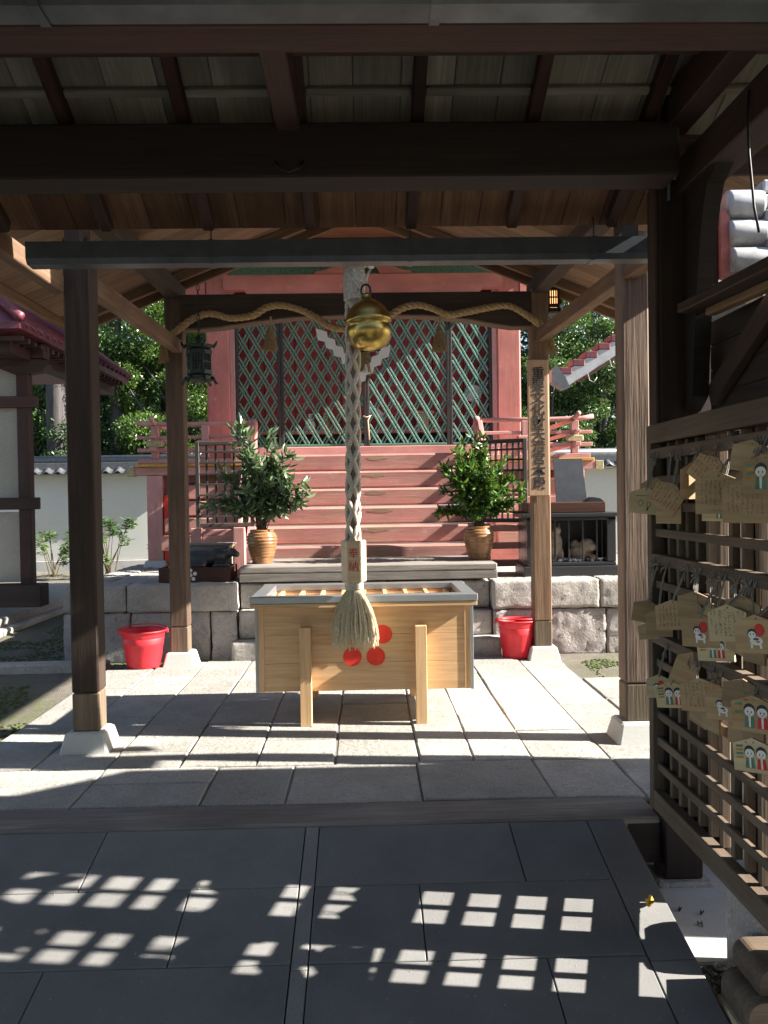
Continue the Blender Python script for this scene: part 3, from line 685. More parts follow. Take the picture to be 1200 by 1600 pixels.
# veranda
for q in range(14): box('veranda_plank', (-2.78 + q * 0.4, -2.78 + q * 0.4 + 0.396), (10.93, 12.1), (1.99, 2.045), 'shrine_pink', sh, 'y', 0.004)
box('veranda_edge', (-2.80, -1.30), (10.90, 10.98), (1.95, 1.988), 'ochre_paint', sh, 'x'); box('veranda_edge', (1.36, 2.86), (10.90, 10.98), (1.95, 1.988), 'ochre_paint', sh, 'x')
for sg, xo in ((-1, -2.58), (1, 2.64)):
    box('veranda_post', (xo - 0.095, xo + 0.095), (10.92, 11.11), (0.80, 1.84), 'shrine_pink', sh, 'z'); frustum('post_base', xo, 11.015, 0.70, 0.80, 0.15, 0.125, 'base_stone', sh)
    box('veranda_beam', (min(xo - sg * 1.25, xo + sg * 0.24), max(xo - sg * 1.25, xo + sg * 0.24)), (10.94, 11.09), (1.845, 1.949), 'shrine_pink', sh, 'x')
    e = xo + sg * 0.242; box('beam_end', (min(e, e + sg * 0.10), max(e, e + sg * 0.10)), (10.935, 11.095), (1.84, 1.954), 'end_grain', sh, 'x')
    # railing: three rails and blocks, round top rail turned up at the corner
    for z_, r_ in ((2.16, 0.05), (2.315, 0.042)):
        box('rail', (min(xo + sg * 0.22, xo - sg * 1.20), max(xo + sg * 0.22, xo - sg * 1.20)), (10.99, 10.99 + r_ * 1.3), (z_ - r_ / 2, z_ + r_ / 2), 'shrine_pink', sh, 'x', 0.006)
        box('rail', (xo - r_ * 0.65, xo + r_ * 0.65), (10.82, 13.0), (z_ - r_ / 2 + 0.003, z_ + r_ / 2 + 0.003), 'shrine_pink', sh, 'y', 0.006)
    tube('top_rail', [(xo - sg * 1.25, 11.02, 2.478), (xo - sg * 0.4, 11.02, 2.475), (xo + sg * 0.1, 11.02, 2.485), (xo + sg * 0.24, 11.02, 2.51)], 0.030, 'shrine_pink', sh, 10)
    tube('top_rail', [(xo, 13.0, 2.475), (xo, 11.5, 2.475), (xo, 10.95, 2.49), (xo, 10.78, 2.53)], 0.030, 'shrine_pink', sh, 10)
    for xx in (xo, xo - sg * 0.62):
        box('rail_post', (xx - 0.045, xx + 0.045), (10.975, 11.065), (2.05, 2.46), 'shrine_pink', sh, 'z', 0.006)
        box('bearing_block', (xx - 0.10, xx + 0.10), (10.955, 11.085), (2.195, 2.275), 'end_grain' if xx == xo else 'shrine_pink', sh, 'x', 0.01)
    xi = xo - sg * 1.22
    tube('newel', [(xi, 11.02, 2.05), (xi, 11.02, 2.3), (xi - sg * 0.015, 10.98, 2.44), (xi - sg * 0.02, 10.9, 2.49)], 0.04, 'shrine_pink', sh, 10)
    beam('stair_rail', (xi + sg * 0.02, 10.95, 2.45), (xi + sg * 0.05, 10.0, 1.45), 0.06, 0.07, 'shrine_pink', sh)
    beam('stair_rail', (xi + sg * 0.02, 10.95, 2.25), (xi + sg * 0.05, 10.0, 1.25), 0.05, 0.05, 'shrine_pink', sh)
    # low pink fence at the foot of the stairs
    fx = (-1.82, -1.36) if sg < 0 else (1.30, 1.74)
    for z_ in (0.80, 0.99, 1.18): box('fence_rail', fx, (9.56, 9.64), (z_ - 0.035, z_ + 0.035), 'shrine_pink', sh, 'x')
    for xx in fx: box('fence_post', (xx - 0.06, xx + 0.06), (9.545, 9.655), (0.70, 1.235), 'shrine_pink', sh, 'z')
    # dark shuttered sides under the veranda, seen between post and stairs
    box('skirt_wall', (min(xo, xi), max(xo, xi)), (11.4, 11.45), (0.7, 1.98), 'shrine_red', sh, 'x')
    for q in range(5): box('side_step', (min(xo - sg * 0.2, xi + sg * 0.15), max(xo - sg * 0.2, xi + sg * 0.15)), (10.35 + q * 0.2, 10.6 + q * 0.2), (0.95 + q * 0.2, 1.12 + q * 0.2), 'shrine_step', sh, 'x')
    box('red_panel', (xo - sg * 0.13 - 0.03, xo - sg * 0.13 + 0.03), (10.95, 11.0), (0.72, 1.6), 'red_paint', sh, 'z')
# body: pillars, beams
for a, b in ((-2.07, -1.76), (1.80, 2.12)):
    box('pillar', (a, b), (11.81, 12.10), (2.045, 4.95), 'shrine_red', sh, 'z', 0.02)
box('door_post', (-1.76, -1.695), (11.822, 12.0), (2.045, 4.3), 'shrine_pink', sh, 'z'); box('door_post', (1.735, 1.80), (11.822, 12.0), (2.045, 4.3), 'shrine_pink', sh, 'z')
zb, zt = 4.215, 4.46
prism('lintel', [(-1.80, zt), (1.86, zt), (1.86, zb + 0.055), (1.60, zb + 0.055), (1.55, zb), (-1.49, zb), (-1.54, zb + 0.055), (-1.80, zb + 0.055)][::-1], 'y', 11.62, 11.76, 'shrine_red', sh)
box('lintel_edge', (-1.48, 1.54), (11.612, 11.76), (zb - 0.025, zb - 0.002), 'shrine_pink', sh, 'x', 0.003)
box('upper_beam', (-2.3, 2.35), (11.70, 11.88), (4.70, 4.95), 'shrine_red', sh, 'x'); box('transom', (-1.76, 1.80), (11.86, 11.9), (4.3, 4.72), 'lattice_green', sh, 'x')
for sg in (-1, 1):
    pl = [(0.03 + sg * q, z_) for q, z_ in ((0.22, 4.475), (0.64, 4.475), (0.62, 4.51), (0.52, 4.52), (0.42, 4.56), (0.34, 4.62), (0.22, 4.66), (0.10, 4.66), (0.16, 4.58), (0.20, 4.52))]
    prism('strut_leg', pl if sg < 0 else pl[::-1], 'y', 11.66, 11.74, 'shrine_red', sh)
    ex = -2.07 if sg < 0 else 2.12
    pl = [(ex, 4.16), (ex + sg * 0.20, 4.17), (ex + sg * 0.29, 4.24), (ex + sg * 0.27, 4.32), (ex + sg * 0.34, 4.38), (ex + sg * 0.30, 4.46), (ex, 4.46)]
    prism('beam_nose', pl, 'y', 11.80, 11.95, 'shrine_red', sh)
cv = []
for q in range(9):
    a = rnd.uniform(-0.14, 0.14); cv.append(lathe_geo([(0.002, -0.03), (0.04, -0.015), (0.045, 0.01), (0.002, 0.03)], (0.03 + a, 11.70, 4.50 + rnd.uniform(0.01, 0.12)), 8))
obj('carved_cloud', *join(cv), 'paper', sh, smooth=True)
box('door_sill', (-1.76, 1.80), (11.72, 12.0), (2.05, 2.215), 'shrine_pink', sh, 'x', 0.01)
# lattice doors
def clipseg(x0, z0, x1, z1, a, b, c, d):
    t0, t1 = 0.0, 1.0; dx, dz = x1 - x0, z1 - z0
    for p, q in ((-dx, x0 - a), (dx, b - x0), (-dz, z0 - c), (dz, d - z0)):
        if abs(p) < 1e-9:
            if q < 0: return None
        else:
            r = q / p
            if p < 0: t0 = max(t0, r)
            else: t1 = min(t1, r)
    if t1 - t0 < 0.02: return None
    return (x0 + t0 * dx, z0 + t0 * dz, x0 + t1 * dx, z0 + t1 * dz)
D0, D1 = 2.225, 4.22; HS = (D1 - D0) / 1.72
for pi, (a, b) in enumerate(((-1.69, -1.095), (-1.095, 0.045), (0.045, 1.160), (1.160, 1.73))):
    dr = box('door_frame', (a + 0.002, a + 0.038), (11.83, 11.875), (D0, D1), 'black_wood', sh, 'z', 0.004)
    box('door_stile', (b - 0.038, b - 0.002), (11.83, 11.875), (D0, D1), 'black_wood', dr, 'z', 0.004)
    box('door_rail', (a + 0.04, b - 0.04), (11.83, 11.875), (D0, D0 + 0.03), 'lattice_green', dr, 'x', 0.004)
    box('door_rail', (a + 0.04, b - 0.04), (11.83, 11.875), (D1 - 0.03, D1), 'lattice_green', dr, 'x', 0.004)
    for s_ in (1, -1):
        x = a - HS - 0.1; yv = 11.846 if s_ < 0 else 11.860
        n_ = 0
        while x < b + HS + 0.1:
            for off in (0, 0.046):
                xs = x + off
                g = clipseg(xs, D0, xs + s_ * HS, D1, a + 0.04, b - 0.04, D0 + 0.03, D1 - 0.03)
                if g: beam('slat', (g[0], yv, g[1]), (g[2], yv, g[3]), 0.022, 0.012, 'lattice_green' if pi < 2 else 'lattice_green_lit', dr, up=(0, 1, 0), ch=0.002)
            x += 0.178
# room behind the doors
for q in range(17): box('inner_board', (-1.76 + q * 0.21, -1.76 + q * 0.21 + 0.20), (12.16, 12.18), (2.45, 4.8), 'inner_red', sh, 'z', 0.004)
box('altar_shelf', (-1.7, 1.74), (11.95, 12.15), (2.40, 2.45), 'shrine_pink', sh, 'x'); box('altar_front', (-1.7, 1.74), (12.10, 12.13), (2.05, 2.398), 'black_wood', sh, 'x')
for a, b in ((-2.07, -1.78), (1.82, 2.12)): box('side_wall', (a, b), (12.07, 14.4), (2.05, 4.9), 'shrine_red', sh, 'y')
box('rear_wall', (-2.0, 2.05), (13.4, 13.45), (2.05, 4.9), 'inner_red', sh, 'x')
# roof, mostly out of sight above the porch
vr = [(-3.0, 9.95, 4.72), (3.2, 9.95, 4.72), (3.2, 15.2, 4.72), (-3.0, 15.2, 4.72), (-3.0, 12.6, 6.9), (3.2, 12.6, 6.9)]
obj('roof', vr + [(p[0], p[1], p[2] + 0.22) for p in vr], [[0, 1, 5, 4], [2, 3, 4, 5], [6, 10, 11, 7], [8, 11, 10, 9], [0, 6, 7, 1], [2, 8, 9, 3], [1, 7, 11, 5], [2, 5, 11, 8], [0, 4, 10, 6], [3, 9, 10, 4]], 'roof_tile', sh)
box('ceiling', (-2.9, 3.1), (11.0, 14.5), (4.96, 5.0), 'board_brown', sh, 'x')

# things on the altar
def vase_small(x, y, z, s, mat, label):
    lathe_o = lathe('sake_vase', [(0.03 * s, 0), (0.05 * s, 0.01 * s), (0.06 * s, 0.06 * s), (0.045 * s, 0.10 * s), (0.018 * s, 0.125 * s), (0.016 * s, 0.17 * s), (0.025 * s, 0.18 * s)], (x, y, z), mat, None, 16)
    props(lathe_o, label, 'vase')
vase_small(-0.72, 12.03, 2.45, 1.25, 'paper', 'small white vase on the altar behind the left lattice door')
vase_small(-0.52, 12.03, 2.45, 1.35, 'horn', 'small orange brown vase on the altar behind the left lattice door')
ml = thing('paper_mirror', (1.50, 12.02, 2.9), 'round white and pink ornament hanging behind the far right lattice panel', 'ornament')
obj('disc', *disc_geo((1.50, 12.02, 2.93), 0.12, (0, -1, 0), 24, 0.01), 'paper', ml); obj('ribbon', *tube_geo([(1.52, 11.98, 2.83), (1.53, 11.98, 2.7), (1.52, 11.98, 2.55)], 0.015, 6), 'red_paint', ml)
pf = thing('folded_paper', (0.16, 12.02, 2.45), 'white folded paper offering on the altar by the centre door post', 'paper')
for q in range(3): prism('sheet', [(0.06 + 0.07 * q, 2.66), (0.14 + 0.07 * q, 2.62 - 0.05 * q), (0.13 + 0.07 * q, 2.78 - 0.05 * q), (0.05 + 0.07 * q, 2.82 - 0.03 * q)], 'y', 12.0 + q * 0.02, 12.004 + q * 0.02, 'paper', pf)
tr = thing('offering_stand', (0.80, 12.04, 2.45), 'small pale wooden tray stand on the altar behind right door', 'stand')
box('tray', (0.66, 0.96), (11.96, 12.12), (2.66, 2.70), 'pale_wood', tr); box('stem', (0.73, 0.89), (11.99, 12.09), (2.45, 2.658), 'pale_wood', tr)
cordo = tube('door_cord', [(0.0, 11.80, 2.62), (0.05, 11.78, 2.60), (0.10, 11.80, 2.63), (0.06, 11.78, 2.56), (0.08, 11.79, 2.30)], 0.010, 'hemp_pale', None, 6); props(cordo, 'pale cord knotted round the meeting stiles of the lattice doors', 'cord')

# ================================================================ BELL, ROPES
bell = thing('bell', (0.03, 5.74, 2.9), 'round polished brass bell hanging under the gutter before the shrine doors', 'bell')
tilt = Matrix.Translation((0.03, 5.74, 2.86)) @ Matrix.Rotation(R(-4), 4, 'Y') @ Matrix.Translation((-0.03, -5.74, -2.86))
def tl(v): return [tilt @ Vector(p) for p in v]
pr = [(0.004, -0.372), (0.05, -0.368), (0.10, -0.345), (0.135, -0.30), (0.145, -0.25), (0.140, -0.215), (0.132, -0.195), (0.150, -0.188), (0.153, -0.170), (0.146, -0.160), (0.135, -0.13), (0.115, -0.095), (0.085, -0.065), (0.055, -0.045), (0.032, -0.035), (0.032, -0.012), (0.026, 0.0), (0.004, 0.004)]
v, f = lathe_geo(pr, (0.03, 5.74, 2.86), 48); obj('bell_body', tl(v), f, 'brass', bell, smooth=True)
v, f = cbox(0.13, 0.010, 0.010); obj('bell_slit', tl([Vector(p) + Vector((0.03, 5.74, 2.491)) for p in v]), f, 'iron', bell)
v, f = tube_geo([(0.03 + 0.03 * math.cos(a), 5.74, 2.88 + 0.04 * math.sin(a)) for a in [R(15 * q) for q in range(25)]], 0.007, 6); obj('hanger', v, f, 'iron', bell, smooth=True)
for a in (-0.06, 0.07): tube('cord', [(0.03, 5.745, 2.92), (0.0 + a * 0.5, 5.75, 2.96), (-0.01 + a, 5.80, 3.03)], 0.009, 'hemp', bell, 6)

br = thing('bell_rope', (-0.075, 5.86, 0.55), 'thick pale braided bell rope with wooden block and bushy tassel', 'rope')
def braid(p0, p1, rad, pitch, ns=4, sr=0.026, nseg=150):
    p0, p1 = Vector(p0), Vector(p1); d = p1 - p0; L = d.length; geos = []
    for hand in (1, -1):
        for s in range(ns):
            pts = []
            for i in range(nseg + 1):
                t_ = i / nseg; th = hand * 2 * math.pi * (t_ * L / pitch) + 2 * math.pi * (s + (0.5 if hand < 0 else 0)) / ns
                rr = rad + 0.006 * math.sin(th * ns * hand + (0 if hand > 0 else math.pi)) 
                pts.append(p0 + d * t_ + Vector((math.cos(th) * rr, math.sin(th) * rr, 0)))
            geos.append(tube_geo(pts, sr, 6))
    return geos
core = tube_geo([(-0.080, 5.86, 1.24), (-0.050, 5.86, 3.10)], 0.036, 10)
obj('braid', *join(braid((-0.080, 5.86, 1.24), (-0.056, 5.86, 2.86), 0.035, 0.50, 3, 0.0175, 130)), 'hemp', br, smooth=True); obj('rope_core', *core, 'rope_core', br, smooth=True)
wr = [(-0.045 + 0.062 * math.cos(i * 0.45), 5.86 + 0.062 * math.sin(i * 0.45), 2.84 + i * 0.0011) for i in range(230)]
obj('whipping', *join([tube_geo(wr, 0.012, 5), tube_geo([(-0.05, 5.86, 2.82), (-0.045, 5.86, 3.12)], 0.056, 12)]), 'hemp', br, smooth=True)
tube('tie_thread', [(-0.10, 5.795, 3.02), (-0.05, 5.79, 2.96), (0.0, 5.785, 2.89), (0.03, 5.79, 2.86)], 0.005, 'hemp_pale', br, 5)
tube('tie_thread', [(0.03, 5.795, 3.0), (-0.02, 5.785, 2.94), (-0.04, 5.78, 2.88)], 0.005, 'hemp_pale', br, 5)
obc = Vector((-0.078, 5.86, 0)); hexr = 0.083
rings = []
for r_, z in ((hexr - 0.006, 0.985), (hexr, 0.992), (hexr, 1.252), (hexr - 0.006, 1.26)):
    rings.append([obc + Vector((r_ * math.cos(R(60 * q)), r_ * math.sin(R(60 * q)), z)) for q in range(6)])
v, f = ring_mesh(rings)
cu = obj('rope_block', v, f, 'pale_wood', br)
glyphs('lettering', '奉納', 0.072, 'red_ink', cu, (-0.078, 5.86 - hexr * 0.866 - 0.001, 1.178), (1, 0, 0), (0, 0, 1), 1.18)
obj('tassel_collar', *join([tube_geo([obc + Vector((0.050 * math.cos(i * 0.5), 0.050 * math.sin(i * 0.5), 0.935 + i * 0.0009)) for i in range(60)], 0.014, 6), tube_geo([obc + Vector((0, 0, 0.92)), obc + Vector((0, 0, 0.99))], 0.05, 12)]), 'hemp', br, smooth=True)
tg = []; rt = random.Random(11)
for i in range(420):
    a = rt.uniform(0, 2 * math.pi); r1 = math.sqrt(rt.random()); L = rt.uniform(0.30, 0.40)
    p0 = obc + Vector((math.cos(a) * 0.045 * r1, math.sin(a) * 0.045 * r1, 0.94)); sp = 0.06 + 0.085 * r1 + rt.uniform(-0.012, 0.018)
    pts = []
    for q in range(6):
        t_ = q / 5; rr = 0.045 * r1 + (sp - 0.045 * r1) * (1 - (1 - t_) ** 2.0) * 1.0
        pts.append(obc + Vector((math.cos(a) * rr + rt.uniform(-1, 1) * 0.007 * t_, math.sin(a) * rr + rt.uniform(-1, 1) * 0.007 * t_, 0.94 - L * t_)))
    tg.append(tube_geo(pts, rt.uniform(0.0022, 0.0045), 3, False))
props(obj('tassel', *join(tg), 'hemp_pale', br), kind='stuff')

shm = thing('straw_rope', (-0.03, 8.13, 3.1), 'twisted straw festoon rope with tassels and white zigzag papers along the porch beam', 'rope')
ctrl = [(-1.75, 8.14, 3.045), (-1.69, 8.13, 3.085), (-1.56, 8.12, 3.18), (-1.42, 8.12, 3.235), (-1.31, 8.12, 3.225), (-1.19, 8.12, 3.195), (-1.0, 8.12, 3.215), (-0.86, 8.12, 3.29), (-0.73, 8.12, 3.305), (-0.58, 8.12, 3.27), (-0.44, 8.12, 3.205), (-0.31, 8.12, 3.12), (-0.18, 8.12, 3.085), (0.0, 8.11, 3.10), (0.14, 8.12, 3.14), (0.263, 8.12, 3.205), (0.38, 8.12, 3.27), (0.50, 8.12, 3.295), (0.63, 8.12, 3.27), (0.79, 8.12, 3.205), (0.95, 8.12, 3.225), (1.14, 8.12, 3.26), (1.30, 8.12, 3.28), (1.40, 8.12, 3.262), (1.52, 8.12, 3.19), (1.613, 8.12, 3.125), (1.68, 8.13, 3.07)]
def catmull(P, m=8):
    P = [Vector(p) for p in P]; out = []
    for i in range(len(P) - 1):
        a, b, c, d = P[max(i - 1, 0)], P[i], P[i + 1], P[min(i + 2, len(P) - 1)]
        for q in range(m):
            t_ = q / m; out.append(0.5 * ((2 * b) + (c - a) * t_ + (2 * a - 5 * b + 4 * c - d) * t_ ** 2 + (3 * b - a - 3 * c + d) * t_ ** 3))
    return out + [P[-1]]
path = catmull(ctrl); geos = []
for s in range(3):
    pts = []; dist = 0
    for i, p in enumerate(path):
        if i: dist += (p - path[i - 1]).length
        d = (path[min(i + 1, len(path) - 1)] - path[max(i - 1, 0)]).normalized(); u = Vector((0, 1, 0)); w_ = d.cross(u)
        th = dist / 0.16 * 2 * math.pi + s * 2 * math.pi / 3; pts.append(p + (u * math.cos(th) + w_ * math.sin(th)) * (0.016 + 0.002 * math.sin(dist * 9)))
    geos.append(tube_geo(pts, 0.0185, 8))
obj('rope', *join(geos), 'straw', shm, smooth=True)
for q, e in enumerate((ctrl[0], ctrl[-1])):
    sg = -1 if q == 0 else 1; e = Vector(e); gs = []
    for i in range(60):
        pts = [e + Vector((sg * -0.01, 0, 0.01)), e + Vector((sg * 0.06 + rt.uniform(-0.03, 0.03), rt.uniform(-0.03, 0.03), -0.10)), e + Vector((sg * 0.07 + rt.uniform(-0.05, 0.05), rt.uniform(-0.04, 0.04), -0.20 - rt.uniform(0, 0.06)))]
        gs.append(tube_geo(pts, 0.003, 3, False))
    props(obj('frayed_end', *join(gs), 'straw', shm), kind='stuff')
def tassel(x, y, zt, L, spread, lean=0.0):
    gs = [tube_geo([(x, y, zt + 0.10), (x, y, zt)], 0.006, 5), tube_geo([(x + 0.012, y, zt + 0.10), (x + 0.004, y, zt)], 0.006, 5)]
    for i in range(170):
        a = rt.uniform(0, 6.283); r1 = math.sqrt(rt.random()); pts = []
        for q in range(4):
            t_ = q / 3; rr = (0.022 + (spread - 0.022) * (t_ ** 0.8)) * r1
            if t_ == 0: rr = 0.018 * r1
            pts.append((x + math.cos(a) * rr + lean * t_, y + math.sin(a) * rr, zt - L * t_ * (1 - 0.12 * rt.random())))
        gs.append(tube_geo(pts, 0.0032, 3, False))
    gs.append(tube_geo([(x + 0.030 * math.cos(i * 0.6), y + 0.030 * math.sin(i * 0.6), zt - 0.045 - i * 0.0006) for i in range(34)], 0.006, 5))
    return gs
for (x, zt, L, lean) in ((-0.835, 3.10, 0.215, 0.0), (0.71, 3.09, 0.23, 0.0), (0.01, 2.93, 0.27, 0.03), (-1.36, 2.70, 0.01, 0)):
    if L < 0.1: continue
    props(obj('straw_tassel', *join(tassel(x, 8.10, zt, L, 0.075, lean)), 'straw', shm), kind='stuff')
def shide(x, z, sx, mirror):
    V, F = [], []; px, pz = x, z
    for k_ in range(4):
        w_, h = 0.10, 0.105
        ax, bx = (px, px + sx * w_); o_ = len(V); yv = 8.06 - 0.003 * k_; dz = 0.03
        V += [Vector((ax, yv, pz)), Vector((bx, yv, pz - dz)), Vector((bx + sx * 0.02, yv - 0.004, pz - dz - h)), Vector((ax + sx * 0.02, yv - 0.004, pz - h))]
        V += [p + Vector((0, 0.0015, 0)) for p in V[-4:]]
        F += [[o_, o_ + 1, o_ + 2, o_ + 3], [o_ + 7, o_ + 6, o_ + 5, o_ + 4], [o_, o_ + 4, o_ + 5, o_ + 1], [o_ + 1, o_ + 5, o_ + 6, o_ + 2], [o_ + 2, o_ + 6, o_ + 7, o_ + 3], [o_ + 3, o_ + 7, o_ + 4, o_]]
        px += sx * 0.072; pz -= 0.072
    return V, F
obj('zigzag_paper', *shide(-0.42, 3.08, 1, False), 'paper', shm); obj('zigzag_paper', *shide(0.26, 2.92, -1, True), 'paper', shm)

# ================================================================ OFFERING BOX
ob = thing('offering_box', (-0.02, 6.4, 0), 'new pale wood offering box with red plum emblem and grey metal edged lid', 'offering box')
BX0, BX1, BY0, BY1, BZ0, BZ1 = -0.745, 0.715, 6.03, 6.76, 0.222, 0.80
for q in range(3):
    za, zb_ = BZ0 + q * 0.1925, BZ0 + (q + 1) * 0.1925 - 0.001
    box('front_plank', (BX0 + 0.03, BX1 - 0.03), (BY0, BY0 + 0.025), (za, zb_), 'fresh_wood', ob, 'x', 0.0015)
    box('back_plank', (BX0 + 0.03, BX1 - 0.03), (BY1 - 0.025, BY1), (za, zb_), 'fresh_wood', ob, 'x', 0.0015)
    for xx in (BX0, BX1 - 0.025): box('side_plank', (xx, xx + 0.025), (BY0 + 0.03, BY1 - 0.03), (za, zb_), 'fresh_wood', ob, 'y', 0.0015)
for xx in (BX0, BX1):
    sg = 1 if xx == BX0 else -1; a, b = sorted((xx + sg * 0.0, xx + sg * 0.045))
    box('corner_stile', (a, b), (BY0 - 0.006, BY0 + 0.022), (BZ0, BZ1), 'fresh_wood', ob, 'z', 0.002)
    a, b = sorted((xx - sg * 0.016, xx + sg * 0.004))
    box('metal_corner', (a, b), (BY0 - 0.010, BY0 + 0.03), (BZ0 - 0.004, BZ1), 'steel_edge', ob, 'z', 0.002)
    box('metal_corner', (a, b), (BY1 - 0.03, BY1 + 0.010), (BZ0 - 0.004, BZ1), 'steel_edge', ob, 'z', 0.002)
box('floor', (BX0 + 0.03, BX1 - 0.03), (BY0 + 0.03, BY1 - 0.03), (BZ0 + 0.004, BZ0 + 0.022), 'fresh_wood', ob, 'x')
for a, b in ((-0.455, -0.378), (0.328, 0.405)):
    box('leg', (a, b), (5.945, 6.022), (0.0, 0.67), 'fresh_wood', ob, 'z', 0.003); box('leg', (a, b), (6.768, 6.845), (0.0, 0.67), 'fresh_wood', ob, 'z', 0.003)
LX0, LX1, LY0, LY1 = -0.783, 0.752, 5.955, 6.86
for nm, xr, yr, gr_ in (('lid_frame', (LX0, LX1), (LY0, LY0 + 0.10), 'x'), ('lid_frame', (LX0, LX1), (LY1 - 0.10, LY1), 'x'), ('lid_frame', (LX0, LX0 + 0.10), (LY0 + 0.102, LY1 - 0.102), 'y'), ('lid_frame', (LX1 - 0.10, LX1), (LY0 + 0.102, LY1 - 0.102), 'y')):
    p = box(nm, xr, yr, (0.802, 0.832), 'fresh_wood', ob, gr_, 0.002)
    xr2 = (xr[0] - 0.004, xr[1] + 0.004) if gr_ == 'x' else xr
    box('metal_band', xr2, (yr[0] - 0.004, yr[1] + 0.004) if gr_ == 'x' else yr, (0.834, 0.880), 'steel_edge', p, gr_, 0.004)
for q in range(9):
    xx = LX0 + 0.15 + q * (LX1 - LX0 - 0.30) / 8; box('grate_bar', (xx - 0.016, xx + 0.016), (LY0 + 0.105, LY1 - 0.105), (0.800, 0.836), 'fresh_wood', ob, 'y', 0.004)
ex, ez, er = -0.02, 0.562, 0.064
em = obj('emblem_petal', *disc_geo((ex, BY0 - 0.001, ez), 0.032, (0, -1, 0), 24, 0.004), 'red_paint', ob)
for q in range(5):
    a = R(90 + 72 * q); obj('emblem_petal', *disc_geo((ex + 0.136 * math.cos(a), BY0 - 0.001, ez + 0.136 * math.sin(a)), er, (0, -1, 0), 28, 0.005), 'red_paint', ob)

# ================================================================ BUCKETS
def bucket(loc, r, h, label, turn):
    t = thing('bucket', loc, label, 'bucket', 'red plastic buckets at the foot of the stone platform'); c = Vector(loc)
    lathe('pail', [(0.001, 0.006), (r * 0.70, 0.0), (r * 0.74, 0.02), (r * 0.86, h * 0.60), (r * 0.88, h * 0.62), (r * 0.89, h * 0.70), (r * 0.885, h * 0.71), (r * 0.915, h * 0.80), (r * 0.90, h * 0.81), (r * 0.97, h * 0.965), (r * 1.03, h * 0.97), (r * 1.04, h), (r * 0.985, h * 1.01), (r * 0.95, h * 0.96), (r * 0.70, 0.025), (0.001, 0.022)], c, 'red_plastic', t, 40)
    hp = [c + Vector((r * 1.03 * math.cos(a) * math.cos(turn), r * 1.03 * math.cos(a) * math.sin(turn), 0)) + Vector((-math.sin(turn), math.cos(turn), 0)) * (r * 0.96 * math.sin(a)) + Vector((0, 0, h * 0.985 + 0.012 + 0.02 * math.sin(a))) for a in [R(180 * q / 16) for q in range(17)]]
    tube('handle', hp, 0.006, 'red_plastic', t, 6)
    for s in (-1, 1): obj('handle_ear', *[g for g in (lambda v, f: ([Vector(p) + c + Vector((s * r * 1.03 * math.cos(turn), s * r * 1.03 * math.sin(turn), h * 0.96)) for p in v], f))(*cbox(0.03, 0.03, 0.035))], 'red_plastic', t)
bucket((-2.07, 8.21, 0.0), 0.208, 0.345, 'red plastic bucket on the left, in front of the stone platform', R(10))
bucket((1.43, 8.36, 0.0), 0.188, 0.355, 'red plastic bucket on the right, half behind the post with the signboard', R(170))

# ================================================================ VASES with evergreen branches
def vase(loc, s, label):
    t = thing('vase', loc, label, 'vase', 'ribbed brown stoneware vases on the deck'); prof = [(0.002, 0.0)]
    base = [(0.100, 0.0), (0.108, 0.03), (0.128, 0.09), (0.147, 0.16), (0.158, 0.22), (0.158, 0.265), (0.145, 0.305), (0.120, 0.325), (0.125, 0.345), (0.118, 0.352), (0.100, 0.335), (0.095, 0.20), (0.01, 0.18)]
    N = 60
    for i in range(len(base) - 1):
        (r0, z0), (r1, z1) = base[i], base[i + 1]
        for q in range(5):
            t_ = q / 5; rr = r0 + (r1 - r0) * t_; zz = z0 + (z1 - z0) * t_
            if 1 <= i <= 6: rr += 0.006 * math.sin(zz * 2 * math.pi / 0.034)
            prof.append((rr * s, zz * s))
    prof.append((0.002, 0.18 * s)); lathe('pot', prof, loc, 'ceramic', t, 40); return t
def branches(loc, ctr, rad, mat, nst, seed, label, L=(0.06, 0.095), droop=0.2, extra=(), per=40):
    t = thing('evergreen_branches', loc, label, 'plant'); rd = random.Random(seed); lv, st = [], []
    base = Vector(loc); C = Vector(ctr)
    tips = []
    for i in range(nst):
        d = rvec(rd); d.z = d.z * 0.9 + 0.18
        tips.append(C + Vector((d.x * rad[0], d.y * rad[1], d.z * rad[2])) * (rd.random() ** 0.35))
    tips += [Vector(e) for e in extra]
    for e in tips:
        mid = base.lerp(e, 0.45) + Vector((rd.uniform(-0.04, 0.04), rd.uniform(-0.04, 0.04), 0.10))
        pts = [base + Vector((rd.uniform(-0.05, 0.05), rd.uniform(-0.05, 0.05), -0.06)), base.lerp(mid, 0.5) + Vector((0, 0, 0.04)), mid, mid.lerp(e, 0.5) + Vector((0, 0, 0.02)), e]
        pts = catmull(pts, 5); st.append(tube_geo(pts, [0.007 - 0.005 * q / (len(pts) - 1) for q in range(len(pts))], 4, False))
        for k_ in range(per):
            u_ = rd.uniform(0.30, 1.0); fi = u_ * (len(pts) - 1.001); i0 = int(fi); p = pts[i0].lerp(pts[i0 + 1], fi - i0)
            ax = (pts[i0 + 1] - pts[i0]).normalized(); d = (ax * 0.55 + rvec(rd) * 0.9 + Vector((0, 0, -droop * rd.random()))).normalized()
            s = d.cross(Vector((0, 0, 1)) + rvec(rd) * 0.7).normalized(); l = rd.uniform(*L)
            lv.append((p, d, s, l, l * rd.uniform(0.30, 0.40), min(1, max(0, rd.gauss(0.4, 0.3) + (0.35 if u_ > 0.9 else 0)))))
    leaf_cloud('leaves', lv, mat, t); t.children[0]['kind'] = 'stuff'
    props(obj('twigs', *join(st), 'stem', t), kind='stuff'); return t
vase((-1.075, 9.22, 0.868), 1.0, 'ribbed brown vase left of the stairs, in sunlight')
